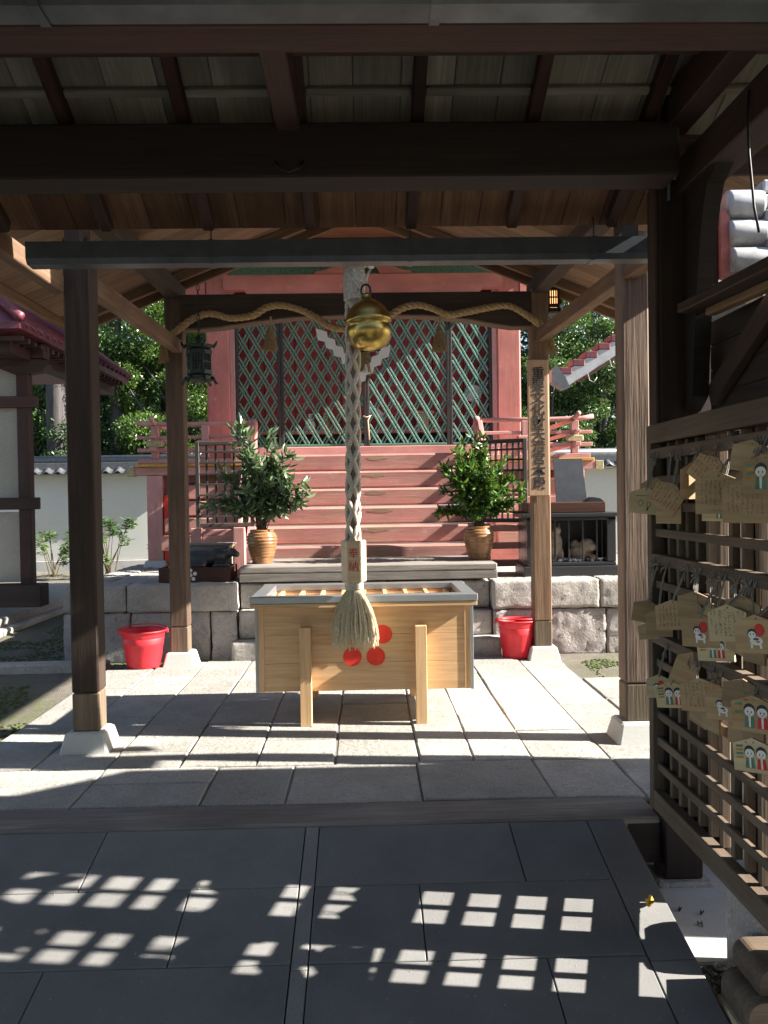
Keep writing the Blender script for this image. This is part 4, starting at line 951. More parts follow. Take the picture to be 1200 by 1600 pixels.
vase((1.19, 9.22, 0.868), 1.0, 'ribbed brown vase right of the stairs, in shade')
branches((-1.075, 9.22, 1.20), (-1.10, 9.20, 1.68), (0.40, 0.30, 0.46), 'leaf_pot_grey', 46, 5, 'loose grey green evergreen branches in the left vase', (0.095, 0.145), 0.3,
         [(-1.62, 9.15, 1.50), (-1.55, 9.1, 1.55), (-1.60, 9.2, 1.45), (-0.62, 9.15, 1.72), (-0.58, 9.1, 1.62), (-0.60, 9.2, 1.55), (-0.66, 9.1, 1.50), (-1.28, 9.2, 2.34), (-1.34, 9.2, 2.25), (-0.95, 9.2, 2.30), (-0.9, 9.2, 2.18), (-0.72, 9.1, 1.95), (-0.80, 9.1, 2.0), (-1.2, 9.1, 2.2)], 27)
branches((1.19, 9.22, 1.20), (1.20, 9.20, 1.64), (0.43, 0.34, 0.45), 'leaf_pot', 72, 9, 'dense bright green bushy evergreen branches in the right vase', (0.075, 0.115), 0.15,
         [(0.74, 9.15, 1.38), (0.78, 9.12, 1.36), (0.80, 9.1, 1.85), (1.15, 9.2, 2.18), (1.25, 9.2, 2.16), (1.05, 9.2, 2.08), (1.63, 9.1, 1.62), (1.60, 9.1, 1.5)])

# ================================================================ LATTICE SCREENS beside the stairs
def screen(x0, y0, x1, y1, z0, z1, nx, nz, label):
    t = thing('lattice_screen', ((x0 + x1) / 2, (y0 + y1) / 2, z0), label, 'screen', 'dark lattice screens flanking the stairs')
    P = lambda u, z, o=0: (x0 + (x1 - x0) * u, y0 + (y1 - y0) * u + o, z)
    for u in (0.0, 1.0): beam('stile', P(u, z0), P(u, z1), 0.045, 0.045, 'screen_wood', t, up=(0, 1, 0))
    for z in (z0 + 0.0225, z1 - 0.0225): beam('frame_rail', P(0.03, z), P(0.97, z), 0.043, 0.045, 'screen_wood', t)
    for i in range(1, nx): beam('upright', P(i / nx, z0 + 0.045, 0.010), P(i / nx, z1 - 0.045, 0.010), 0.022, 0.018, 'screen_wood', t, up=(0, 1, 0), ch=0.002)
    for i in range(1, nz):
        z = z0 + (z1 - z0) * i / nz; beam('crossbar', P(0.03, z, -0.011), P(0.97, z, -0.011), 0.018, 0.022, 'screen_wood', t, ch=0.002)
screen(-1.80, 9.60, -1.22, 9.64, 1.24, 2.17, 6, 8, 'dark wooden lattice screen left of the stairs behind the grey green branches')
screen(1.28, 9.78, 1.735, 9.50, 1.24, 2.15, 8, 8, 'dark wooden lattice screen right of the stairs behind the bushy branches')

# ================================================================ OX on its tray
def blobs(name, els, mat, parent, voxel=0.012, smooth=True):
    gs = []
    for c, r in els:
        c = Vector(c); rings = []
        for i in range(1, 8):
            ph = math.pi * i / 8; rings.append([c + Vector((r[0] * math.sin(ph) * math.cos(a), r[1] * math.sin(ph) * math.sin(a), -r[2] * math.cos(ph))) for a in [2 * math.pi * q / 12 for q in range(12)]])
        gs.append(ring_mesh(rings))
    o = obj(name, *join(gs), mat, parent, smooth=smooth)
    md = o.modifiers.new('remesh', 'REMESH'); md.mode = 'VOXEL'; md.voxel_size = voxel; md.use_smooth_shade = True
    sm = o.modifiers.new('smooth', 'SMOOTH'); sm.iterations = 4; sm.factor = 0.5
    return o
ox = thing('ox_statue', (-1.6, 9.0, 0.84), 'small black lying ox statue with pale horns on the wooden tray', 'statue')
blobs('ox_body', [((-1.66, 9.0, 0.95), (0.22, 0.12, 0.085)), ((-1.50, 9.0, 0.965), (0.12, 0.105, 0.09)), ((-1.80, 9.0, 0.935), (0.11, 0.11, 0.085)), ((-1.40, 8.98, 1.005), (0.08, 0.065, 0.06)), ((-1.345, 8.96, 1.005), (0.05, 0.05, 0.045)), ((-1.305, 8.94, 0.985), (0.04, 0.038, 0.033)),
                  ((-1.45, 8.90, 0.875), (0.10, 0.035, 0.03)), ((-1.72, 8.89, 0.88), (0.13, 0.045, 0.045)), ((-1.56, 9.10, 0.875), (0.12, 0.04, 0.03)), ((-1.39, 8.91, 1.035), (0.018, 0.035, 0.014)), ((-1.39, 9.05, 1.035), (0.018, 0.035, 0.014))], 'ox_stone', ox)
for s in (-1, 1): tube('horn', [(-1.37, 8.98 + s * 0.03, 1.045), (-1.36, 8.98 + s * 0.06, 1.065), (-1.335, 8.98 + s * 0.075, 1.085), (-1.315, 8.98 + s * 0.06, 1.10)], [0.013, 0.012, 0.008, 0.003], 'horn', ox, 8)
ty = thing('tray', (-1.68, 8.98, 0.72), 'dark brown lacquered tray with white plum emblem under the ox', 'tray')
prism('front_board', [(-2.05, 0.722), (-1.36, 0.722), (-1.33, 0.868), (-2.05, 0.868)], 'y', 8.78, 8.805, 'brown_lacquer', ty)
box('back_board', (-2.05, -1.34), (9.22, 9.245), (0.722, 0.868), 'brown_lacquer', ty, 'x')
for xx in (-2.048, -1.362): box('end_board', (xx, xx + 0.022), (8.807, 9.218), (0.722, 0.868), 'brown_lacquer', ty, 'y')
box('tray_top', (-2.02, -1.37), (8.81, 9.215), (0.815, 0.84), 'brown_lacquer', ty, 'x')
for q in range(6):
    a = R(90 + 72 * q); d_ = 0.0 if q == 5 else 0.046
    obj('emblem_dot', *disc_geo((-1.735 + d_ * math.cos(a), 8.779, 0.795 + d_ * math.sin(a)), 0.019, (0, -1, 0), 16, 0.002), 'white_paint', ty)
sbx = thing('wooden_box', (-1.7, 9.55, 0.72), 'plain grey wooden box behind the ox statue', 'box')
box('case', (-1.95, -1.42), (9.36, 9.50), (0.72, 1.05), 'deck_wood', sbx, 'x', 0.008); box('lid', (-1.97, -1.40), (9.35, 9.51), (1.052, 1.08), 'deck_wood', sbx, 'x', 0.006)

# ================================================================ BARRED BLACK CABINET
cb_ = thing('cabinet', (2.12, 9.25, 0.7), 'black wooden shrine cabinet with barred front on the stone platform', 'cabinet')
X0, X1, Y0, Y1 = 1.66, 2.58, 9.02, 9.5
box('plinth', (X0 - 0.04, X1 + 0.04), (Y0 - 0.04, Y1 + 0.02), (0.695, 0.80), 'black_lacquer', cb_, 'x')
box('floor_board', (X0, X1), (Y0, Y1), (0.802, 0.84), 'black_lacquer', cb_, 'x'); box('back_panel', (X0, X1), (Y1 - 0.02, Y1), (0.842, 1.30), 'black_lacquer', cb_, 'x')
for a in (X0, X1 - 0.09): box('corner_post', (a, a + 0.09), (Y0, Y0 + 0.07), (0.842, 1.30), 'black_lacquer', cb_, 'z')
for a in (X0, X1 - 0.02): box('side_panel', (a, a + 0.02), (Y0 + 0.072, Y1 - 0.022), (0.842, 1.30), 'black_lacquer', cb_, 'y')
box('head_rail', (X0, X1), (Y0, Y0 + 0.07), (1.27, 1.305), 'black_lacquer', cb_, 'x'); 
for q in range(5): box('bar', (1.80 + q * 0.145, 1.817 + q * 0.145), (Y0 + 0.02, Y0 + 0.04), (0.842, 1.268), 'black_lacquer', cb_, 'z', 0.003)
box('top_board', (X0 - 0.06, X1 + 0.06), (Y0 - 0.06, Y1 + 0.04), (1.307, 1.345), 'black_lacquer', cb_, 'x'); box('top_box', (X0 + 0.02, X1 - 0.09), (Y0 + 0.05, Y1), (1.347, 1.455), 'brown_lacquer', cb_, 'x')
prism('ridge_cap', [(2.30, 1.456), (2.48, 1.456), (2.44, 1.49), (2.37, 1.505)], 'y', 9.08, 9.3, 'black_lacquer', cb_)
fg = thing('animal_figure', (1.98, 9.26, 0.845), 'seated pale stone animal figure with reddish head inside the cabinet', 'statue')
blobs('figure', [((1.97, 9.26, 0.93), (0.12, 0.09, 0.10)), ((2.00, 9.24, 1.03), (0.075, 0.065, 0.11)), ((2.00, 9.22, 1.16), (0.06, 0.06, 0.055)), ((1.97, 9.18, 1.145), (0.03, 0.04, 0.025)), ((1.96, 9.2, 0.90), (0.03, 0.04, 0.07)), ((2.05, 9.2, 0.90), (0.03, 0.04, 0.07)), ((1.97, 9.25, 1.215), (0.018, 0.015, 0.03)), ((2.04, 9.25, 1.215), (0.018, 0.015, 0.03))], 'figure_stone', fg)
fg = thing('animal_figure', (2.28, 9.26, 0.845), 'crouching grey stone lion dog figure inside the cabinet', 'statue')
blobs('figure', [((2.28, 9.27, 0.92), (0.13, 0.09, 0.085)), ((2.33, 9.22, 1.00), (0.085, 0.075, 0.075)), ((2.37, 9.16, 0.98), (0.05, 0.045, 0.04)), ((2.22, 9.3, 1.0), (0.05, 0.05, 0.06)), ((2.38, 9.16, 0.87), (0.035, 0.05, 0.04)), ((2.26, 9.17, 0.87), (0.035, 0.05, 0.04))], 'figure_stone', fg)
rd = random.Random(2); gp = []
for i in range(90):
    c = Vector((rd.uniform(1.80, 2.46), rd.uniform(9.08, 9.4), 0.85)); q = Quaternion(rvec(rd), rd.uniform(0, 3)); r = rd.uniform(0.012, 0.024)
    gp.append(([c + (q @ Vector(p)) * r for p in ((1, 0, 0), (0, 1, 0), (-1, 0, 0), (0, -1, 0), (0, 0, 0.7), (0, 0, -0.7))], [[0, 1, 4], [1, 2, 4], [2, 3, 4], [3, 0, 4], [1, 0, 5], [2, 1, 5], [3, 2, 5], [0, 3, 5]]))
props(obj('pebbles', *join(gp), 'paper'), 'white pebbles on the cabinet floor', 'pebbles', kind='stuff')
sb = thing('slate_board', (2.18, 9.36, 1.46), 'dark blue grey slate board leaning on top of the black cabinet', 'board')
prism('panel', [(2.04, 1.457), (2.365, 1.457), (2.315, 1.915), (2.01, 1.915)], 'y', 9.34, 9.37, 'slate', sb); beam('prop', (2.2, 9.46, 1.457), (2.18, 9.38, 1.8), 0.03, 0.02, 'black_wood', sb)

# ================================================================ LANTERNS
def lantern(x, y, zt, mat, glow, label, s=1.0, chain=0.45):
    t = thing('hanging_lantern', (x, y, zt - 0.5 * s), label, 'lantern', 'hanging lanterns on the porch beam')
    c = Vector((x, y, zt - 0.46 * s)); n = 6
    def ringz(r, z, flare=0.0): return [c + Vector((r * s * math.cos(R(60 * q)) , r * s * math.sin(R(60 * q)), z * s + flare * s)) for q in range(n)]
    v, f = ring_mesh([ringz(0.14, 0.33, 0.035), ringz(0.142, 0.335, 0.045), ringz(0.10, 0.345), ringz(0.06, 0.375), ringz(0.025, 0.40), ringz(0.018, 0.43), ringz(0.03, 0.445), ringz(0.015, 0.47), ringz(0.004, 0.48)]); obj('cap', v, f, mat, t)
    for q in range(n):
        p = c + Vector((0.15 * s * math.cos(R(60 * q)), 0.15 * s * math.sin(R(60 * q)), 0.385 * s)); a = c + Vector((0.125 * s * math.cos(R(60 * q)), 0.125 * s * math.sin(R(60 * q)), 0.355 * s))
        tube('cap_tip', [a, p, p + Vector((0.012 * s * math.cos(R(60 * q)), 0.012 * s * math.sin(R(60 * q)), 0.028 * s))], [0.016 * s, 0.013 * s, 0.006 * s], mat, t, 6)
        a0, a1 = R(60 * q), R(60 * q + 60); p0 = c + Vector((0.098 * s * math.cos(a0), 0.098 * s * math.sin(a0), 0)); p1 = c + Vector((0.098 * s * math.cos(a1), 0.098 * s * math.sin(a1), 0))
        beam('corner_bar', p0 + Vector((0, 0, 0.11 * s)), p0 + Vector((0, 0, 0.34 * s)), 0.02 * s, 0.02 * s, mat, t, up=(0, 1, 0), ch=0.003)
        m_ = (p0 + p1) / 2; pan = [] ; d = (p1 - p0).normalized()
        for zz, hh in ((0.135, 0.05), (0.315, 0.05), (0.225, 0.02)): pan.append(tuple(tube_geo([p0 + Vector((0, 0, zz * s)), p1 + Vector((0, 0, zz * s))], hh * s * 0.5, 4)))
        for ww in (0.25, 0.5, 0.75): pan.append(tuple(tube_geo([p0.lerp(p1, ww) + Vector((0, 0, 0.12 * s)), p0.lerp(p1, ww) + Vector((0, 0, 0.33 * s))], 0.010 * s, 4)))
        obj('pierced_panel', *join(pan), mat, t)
        b0 = c + Vector((0.11 * s * math.cos(a0), 0.11 * s * math.sin(a0), 0.085 * s)); b1 = c + Vector((0.15 * s * math.cos(a0), 0.15 * s * math.sin(a0), 0.03 * s))
        tube('foot', [b0, b0.lerp(b1, 0.5) + Vector((0, 0, 0.008)), b1, b1 + Vector((0.02 * s * math.cos(a0), 0.02 * s * math.sin(a0), 0.008 * s))], [0.022 * s, 0.018 * s, 0.012 * s, 0.006 * s], mat, t, 6)
    v, f = ring_mesh([ringz(0.105, 0.055), ringz(0.118, 0.07), ringz(0.118, 0.10), ringz(0.10, 0.112)]); obj('base', v, f, mat, t)
    if glow:
        v, f = ring_mesh([ringz(0.078, 0.12), ringz(0.078, 0.33)]); obj('lit_shade', v, f, 'lamp_glow', t)
    ch = []
    nl = int(chain / 0.045)
    for q in range(nl):
        zc = zt + 0.03 * s + q * 0.045
        ch.append(tube_geo([Vector((x, y, zc)) + (Vector((math.cos(a) * 0.013, 0, math.sin(a) * 0.028)) if q % 2 else Vector((0, math.cos(a) * 0.013, math.sin(a) * 0.028))) for a in [R(30 * k_) for k_ in range(13)]], 0.004, 5))
    obj('chain', *join(ch), 'iron', t)
lantern(-1.47, 8.02, 3.015, 'bronze', False, 'dark bronze hexagonal hanging lantern by the left back post', 1.0, 0.46)
lantern(1.86, 8.62, 3.66, 'bronze', True, 'lit hanging lantern glowing orange behind the right back post', 0.9, 0.15)

# ================================================================ SIGNBOARD
sg_ = thing('signboard', (1.622, 8.17, 1.53), 'tall narrow brown wooden signboard with black brushed characters on the post', 'sign')
box('board', (1.526, 1.718), (8.155, 8.195), (1.53, 2.79), 'sign_wood', sg_, 'z', 0.006)
glyphs('lettering', '重要文化財天満宮本殿', 0.122, 'ink', sg_, (1.622, 8.1535, 2.665), (1, 0, 0), (0, 0, 1), 0.925, 0.0012, 0.002)

# ================================================================ EMA RACK on the right
RX = 1.37; rack = thing('plaque_rack', (RX, 3.4, -0.3), 'brown timber lattice rack hung with votive plaques on the right', 'rack')
Y_FAR, Y_NEAR = 4.135, 2.30
for y in (Y_FAR, 2.32): box('stile', (RX - 0.03, RX + 0.022), (y - 0.03, y + 0.03), (0.055, 1.86), 'rack_wood', rack, 'z', 0.003)
rails = [0.26, 0.382, 0.505, 0.628, 0.75, 0.995, 1.118, 1.36, 1.482, 1.604]
for z in rails: box('rail', (RX - 0.012, RX + 0.010), (2.352, 4.103), (z - 0.0185, z + 0.0185), 'rack_wood', rack, 'y', 0.003)
for z in (0.872, 1.24, 1.725): box('hanging_rail', (RX - 0.036, RX + 0.010), (2.352, 4.103), (z - 0.024, z + 0.024), 'rack_wood', rack, 'y', 0.003)
box('bottom_rail', (RX - 0.032, RX + 0.020), (2.352, 4.103), (0.055, 0.148), 'rack_wood', rack, 'y', 0.004); box('top_rail', (RX - 0.034, RX + 0.022), (2.352, 4.103), (1.775, 1.862), 'rack_wood', rack, 'y', 0.004)
y = 3.99
while y > 2.4:
    box('upright', (RX + 0.011, RX + 0.046), (y - 0.0145, y + 0.0145), (0.148, 1.775), 'rack_wood', rack, 'z', 0.003); y -= 0.1135
box('support_post', (RX + 0.055, RX + 0.15), (3.165, 3.285), (0.05, 1.80), 'gate_post', rack, 'z', 0.004)
rough_block('base_block', (RX + 0.005, RX + 0.36), (3.12, 3.40), (-0.34, 0.05), 'granite_rough', rack, 0.010, 77, 0.035, 0.02)
# carved timber foot near the camera
tf = thing('timber_foot', (1.5, 2.98, -0.3), 'weathered stacked timber foot with rounded ends at lower right corner', 'timber')
def foot(x0, x1, y0, y1, z0, z1, r, mat):
    pl = [(x1, z0), (x1, z1)] + [(x0 + r - r * math.sin(a), z1 - r + r * math.cos(a)) for a in [R(15 * q) for q in range(7)]] + [(x0, z0)]
    prism('timber', pl, 'y', y0, y1, mat, tf)
foot(1.235, 2.0, 2.84, 3.07, -0.235, -0.135, 0.05, 'rack_wood'); foot(1.29, 2.0, 2.88, 3.10, -0.133, -0.045, 0.045, 'rack_wood')
box('base_timber', (1.215, 2.0), (2.82, 3.08), (-0.36, -0.237), 'pale_wood', tf, 'x', 0.008)

# votive plaques
def ema(px_y, z, xo, wd, ht, yaw, roll, kind, label, pale=False, rail=None):
    rot = Matrix.Rotation(R(-90 + yaw), 4, 'Z') @ Matrix.Rotation(R(roll), 4, 'Y')
    t = thing('votive_plaque', (xo, px_y, z), label, 'plaque', 'votive plaques hanging on the rack', rot)
    mw = WL[t.name]; th = 0.009
    out = [(-wd / 2, -ht / 2), (wd / 2, -ht / 2), (wd / 2, ht * 0.28), (0.0, ht / 2), (-wd / 2, ht * 0.28)]
    v, f = ring_mesh([[Vector((a, th / 2, b)) for a, b in out], [Vector((a, -th / 2, b)) for a, b in out]])
    mt = {'w': 'ema_written_pale' if pale else 'ema_written'}.get(kind, 'ema_pale' if pale else 'ema_wood')
    obj('board', v, f, mt, t, mw=mw)
    hole = mw @ Vector((0, -th / 2, ht * 0.38)); rz = rail
    if rz:
        top_ = Vector((RX - 0.040, px_y + 0.005, rz)); gs = []
        for s in (-1, 1):
            gs.append(tube_geo([hole + Vector((0, s * 0.002, 0)), hole.lerp(top_, 0.4) + Vector((-0.006, s * 0.008, 0)), hole.lerp(top_, 0.8) + Vector((-0.008, s * 0.006, 0)), top_ + Vector((-0.004, 0, 0)), top_ + Vector((0.002, s * 0.012, 0.03)), top_ + Vector((0.045, s * 0.012, 0.03))], 0.0028, 5))
        for q in range(5):
            e = top_ + Vector((-0.008, 0, 0)); d = Vector((-0.02 * random.random(), random.uniform(-0.03, 0.03), random.uniform(-0.035, 0.03))); gs.append(tube_geo([e, e + d * 0.6 + Vector((0, 0, 0.008)), e + d], 0.0026, 4))
        obj('string', *join(gs), 'string', t)
    # painted picture: flat shapes a hair above the wood
    sh_ = []
    def el(cx, cz, rx, rz_, mi, n=16, a0=0, a1=360):
        pts = [Vector((cx + rx * math.cos(R(a0 + (a1 - a0) * q / n)), 0, cz + rz_ * math.sin(R(a0 + (a1 - a0) * q / n)))) for q in range(n + (0 if a1 - a0 == 360 else 1))]; sh_.append((pts, mi))
    def pg(pts, mi): sh_.append(([Vector((a, 0, b)) for a, b in pts], mi))
    s = ht / 0.12
    def dog(cx):
        el(cx + .012 * s, .012 * s, .017 * s, .02 * s, 2); el(cx, -.022 * s, .021 * s, .013 * s, 0); pg([(cx - .018 * s, -.025 * s), (cx - .011 * s, -.025 * s), (cx - .012 * s, -.045 * s), (cx - .018 * s, -.045 * s)], 0); pg([(cx + .008 * s, -.025 * s), (cx + .016 * s, -.025 * s), (cx + .018 * s, -.045 * s), (cx + .011 * s, -.045 * s)], 0)
        el(cx - .012 * s, .0 * s, .015 * s, .016 * s, 1); el(cx - .012 * s, -.004 * s, .0125 * s, .012 * s, 0); el(cx - .017 * s, -.001 * s, .002 * s, .003 * s, 1, 8); el(cx - .007 * s, -.001 * s, .002 * s, .003 * s, 1, 8); el(cx, -.016 * s, .010 * s, .004 * s, 5, 8); el(cx + .006 * s, -.024 * s, .006 * s, .004 * s, 6, 8)
    def child(cx, body):
        pg([(cx - .014 * s, -.01 * s), (cx + .014 * s, -.01 * s), (cx + .018 * s, -.046 * s), (cx - .018 * s, -.046 * s)], body); pg([(cx - .004 * s, -.01 * s), (cx + .004 * s, -.01 * s), (cx + .003 * s, -.044 * s), (cx - .003 * s, -.044 * s)], 0)
        el(cx, .012 * s, .019 * s, .021 * s, 1); el(cx, .006 * s, .0165 * s, .0155 * s, 0); el(cx - .006 * s, .005 * s, .002 * s, .004 * s, 1, 8); el(cx + .006 * s, .005 * s, .002 * s, .004 * s, 1, 8); el(cx, -.003 * s, .003 * s, .0013 * s, 2, 8)
    if kind == 'dog': dog(0.0)
    if kind == 'wd': dog(wd * 0.30)
    if kind == 'child':
        for q, m_ in enumerate((3, 4, 3, 4)): pg([(-wd * .42, .030 * s - q * .013 * s), (-wd * .24, .033 * s - q * .013 * s), (-wd * .24, .025 * s - q * .013 * s), (-wd * .42, .022 * s - q * .013 * s)], m_)
        child(-.012 * s, 3); child(.030 * s, 2)
        pg([(-.03 * s, .042 * s), (-.02 * s, .046 * s), (-.016 * s, .040 * s)], 2)
    if kind == 'sum':
        pg([(-wd * .3, .02), (wd * .3, .025), (wd * .3, .0225), (-wd * .3, .017)], 1); el(-.018, -.012, .010, .014, 1); el(-.018, -.012, .0075, .0115, 7); el(.018, -.016, .009, .012, 1); el(.018, -.016, .0065, .0095, 7); pg([(.012, -.03), (.02, -.028), (.016, -.045), (.01, -.045)], 1)
    if sh_:
        V, F, MI = [], [], []
        for q, (pts, mi) in enumerate(sh_):
            o_ = len(V); V += [p + Vector((0, -th / 2 - 0.0004 - 0.00012 * q, 0)) for p in pts]; F.append(list(range(o_, o_ + len(pts)))[::-1] if False else list(range(o_, o_ + len(pts)))); MI.append(mi)
        obj('painted_picture', V, F, ['white_paint', 'ink', 'red_ink', 'lattice_green', 'ochre_paint', 'slate', 'shrine_pink', 'ema_pale'], t, mi=MI, mw=mw)
# (Y, Z, X, width, height, yaw, roll, kind, label, pale, rail)
A, B, C_ = 1.70, 1.215, 0.848
EM = [
 (3.972, 1.511, 1.27, 0.137, 0.121, 60, 6, 'sum', 'pale plaque with two inked faces beside the porch post, far end of top row', True, A),
 (4.029, 1.560, 1.33, 0.126, 0.116, 50, -8, 'w', 'plaque behind the pale face plaque at the far end of the top row', False, A),
 (3.676, 1.531, 1.27, 0.131, 0.121, 52, 34, 'w', 'steeply tilted written plaque, second from the post in the top row', False, A),
 (3.778, 1.462, 1.31, 0.120, 0.100, 40, 0, 'n', 'lower plain plaque with a torn edge behind the tilted one, top row', False, A),
 (3.473, 1.594, 1.3, 0.150, 0.150, -55, 0, 'n', 'dark plaque seen edge on between the tilted plaques of the top row', False, A),
 (3.303, 1.627, 1.3, 0.133, 0.117, 45, 38, 'w', 'tilted written plaque hung high behind the large brown one, top row', False, A),
 (3.097, 1.543, 1.25, 0.160, 0.150, 48, 0, 'w', 'large brown written plaque in the middle of the top row', False, A),
 (3.138, 1.481, 1.28, 0.150, 0.080, 40, 0, 'child', 'pale painted plaque peeping out under the large brown plaque', True, A),
 (2.895, 1.517, 1.26, 0.150, 0.150, 46, 0, 'w', 'tall light brown written plaque right of the large one, top row', False, A),
 (2.949, 1.666, 1.3, 0.130, 0.110, 38, 10, 'n', 'plain plaque hung high at the right of the top row', False, A),
 (2.924, 1.595, 1.31, 0.130, 0.110, 42, -24, 'n', 'tilted plain plaque at the right of the top row', False, A),
 (2.705, 1.601, 1.24, 0.140, 0.125, 40, 0, 'child', 'brown plaque with painted figures at the picture edge, top row', False, A),
 (3.970, 1.009, 1.27, 0.120, 0.105, 62, 10, 'n', 'plain plaque sticking out past the post end, middle row', False, B),
 (4.024, 0.913, 1.31, 0.130, 0.080, 45, -8, 'n', 'low plain plaque behind the end plaque of the middle row', False, B),
 (3.857, 0.975, 1.29, 0.115, 0.125, 58, -2, 'n', 'narrow plain plaque leaning at the far end of the middle row', False, B),
 (3.620, 1.041, 1.27, 0.150, 0.125, 48, -4, 'w', 'wide written plaque third from the far end, middle row', False, B),
 (3.491, 1.096, 1.31, 0.140, 0.110, 40, 0, 'n', 'plaque mostly hidden behind the white dog plaque, middle row', False, B),
 (3.269, 1.029, 1.25, 0.150, 0.125, 42, -3, 'dog', 'brown plaque painted with a dog in the middle of the middle row', False, B),
 (3.232, 0.970, 1.29, 0.150, 0.100, 36, -6, 'child', 'pale plaque low behind the dog plaque, middle row', True, B),
 (3.023, 1.093, 1.25, 0.135, 0.130, 46, -4, 'w', 'pale written plaque right of the dog plaque, middle row', True, B),
 (3.019, 1.132, 1.3, 0.130, 0.110, 36, 6, 'n', 'sunlit plain plaque behind the written one, middle row', False, B),
 (2.754, 1.097, 1.23, 0.138, 0.123, 40, -4, 'dog', 'brown plaque painted with a dog at the picture edge, middle row', False, B),
 (3.865, 0.690, 1.29, 0.109, 0.104, 55, -3, 'dog', 'small pale plaque with a dog at the far end of the bottom row', True, C_),
 (3.616, 0.710, 1.26, 0.133, 0.109, 52, -6, 'child', 'pale plaque with a painted child beside the small dog plaque', True, C_),
 (3.590, 0.821, 1.31, 0.100, 0.150, 60, 20, 'n', 'plain plaque hanging askew on a long string, bottom row', False, C_),
 (3.275, 0.787, 1.25, 0.160, 0.125, 46, -6, 'w', 'wide brown written plaque in the middle of the bottom row', False, C_),
 (3.117, 0.788, 1.27, 0.130, 0.115, 40, -4, 'dog', 'plaque with a dog right of the written one, bottom row', False, C_),
 (3.048, 0.837, 1.31, 0.150, 0.110, 35, 2, 'n', 'plain plaque lit from behind in the bottom row', False, C_),
 (2.777, 0.838, 1.23, 0.142, 0.119, 42, -2, 'child', 'brown plaque with two painted children, bottom row', False, C_),
 (2.768, 0.708, 1.225, 0.133, 0.110, 40, -4, 'child', 'pale plaque with two painted children, lowest on the rack', True, C_ - 0.15),
 (3.49, 0.69, 1.322, .15, .15, 4, 2, 'n', 'sun blocking plain plaque added flat against the lattice, bottom row between dog and written plaques', False, C_),  # plaques from here on are added to block sun through the lattice
 (3.36, 0.70, 1.322, .15, .15, 2, -3, 'n', 'sun blocking plain plaque added flat against the lattice behind the dog plaque, bottom row', False, C_),
 (3.10, 0.71, 1.320, .15, .15, 4, 3, 'n', 'sun blocking plain plaque added flat behind the brown two children plaque', False, C_),
 (2.98, 0.70, 1.320, .15, .15, 2, -2, 'n', 'sun blocking plain plaque added flat near the picture edge, bottom row', False, C_),
 (3.48, 1.03, 1.320, .15, .16, 3, -2, 'n', 'sun blocking plain plaque added flat against the lattice behind the middle row dog plaque', False, B),
 (3.34, 1.04, 1.322, .15, .16, 4, 2, 'n', 'sun blocking plain plaque added flat against the lattice behind the low pale plaque, middle row', False, B),
 (3.12, 1.05, 1.320, .15, .16, 2, 3, 'n', 'sun blocking plain plaque added flat against the lattice behind the written plaque, middle row', False, B),
 (2.98, 1.04, 1.322, .15, .16, 3, -3, 'n', 'sun blocking plain plaque added flat against the lattice near the picture edge, middle row', False, B),
]
for e in EM: ema(*e)

# ================================================================ NEIGHBOURING BUILDINGS
# side hall off to the right: it shades the paving and most of the ramp
hall = thing('side_hall', (5.2, 4.0, 0), 'plain brown boarded lean to hall to the right of the gate', 'building')
for q in range(8): box('wall_board', (3.45, 3.48), (3.36 + q * 0.126, 3.36 + q * 0.126 + 0.124), (-0.05, 3.0), 'gate_wood', hall, 'z', 0.003)
box('wall', (3.49, 6.6), (4.3, 4.36), (-0.05, 2.9), 'plaster_cream', hall, 'x'); box('wall', (3.49, 6.6), (3.36, 3.40), (-0.05, 3.5), 'plaster_cream', hall, 'x')
beam('roof', (5.05, 4.50, 2.93), (5.05, 3.30, 3.76), 3.3, 0.08, 'roof_tile', hall)
prism('gable_board', [(3.36, 3.0), (4.35, 3.0), (4.35, 3.03), (3.36, 3.70)], 'x', 3.455, 3.475, 'gate_wood', hall)

# worship hall round and behind the viewpoint, whose roof keeps the sky off the ramp
wh = thing('worship_hall', (0, -2, -0.6), 'dark timber worship hall behind the viewpoint facing the ramp', 'building')
box('ceiling', (-6, 5), (-4.5, 1.95), (3.02, 3.10), 'gate_wood', wh, 'x'); box('roof', (-6.2, 5.2), (-4.7, 2.0), (3.11, 3.2), 'roof_tile', wh, 'x')
for x in (-4.9, 3.9):
    for y in (-4.0, 1.5): box('post', (x - 0.1, x + 0.1), (y - 0.1, y + 0.1), (-0.62, 3.01), 'gate_wood', wh, 'z')

# small red roofed hall on the left
lb = thing('side_shrine', (-5.6, 12.5, 0), 'small cream walled side shrine with red tiled hip roof on the left', 'shrine')
box('plinth', (-8.2, -4.42), (9.6, 15.4), (-0.05, 0.13), 'granite', lb, 'x', 0.02)
box('base_sill', (-7.5, -4.02), (11.0, 11.28), (0.24, 0.52), 'gate_post', lb, 'x', 0.01)
for q, (a, b) in enumerate(((0.54, 1.42), (1.60, 3.35))): box('wall_panel', (-7.5, -4.31), (11.16, 11.22), (a, b), 'plaster_cream', lb, 'x', 0.003)
for (x, y) in ((-4.24, 11.19), (-6.6, 11.19)): box('pillar', (x - 0.075, x + 0.075), (y - 0.075, y + 0.075), (0.5, 3.32), 'gate_red', lb, 'z', 0.01)
box('tie_rail', (-7.5, -4.06), (11.09, 11.17), (1.45, 1.60), 'gate_red', lb, 'x'); box('tie_rail', (-7.5, -4.05), (11.08, 11.16), (2.72, 2.86), 'gate_red', lb, 'x')
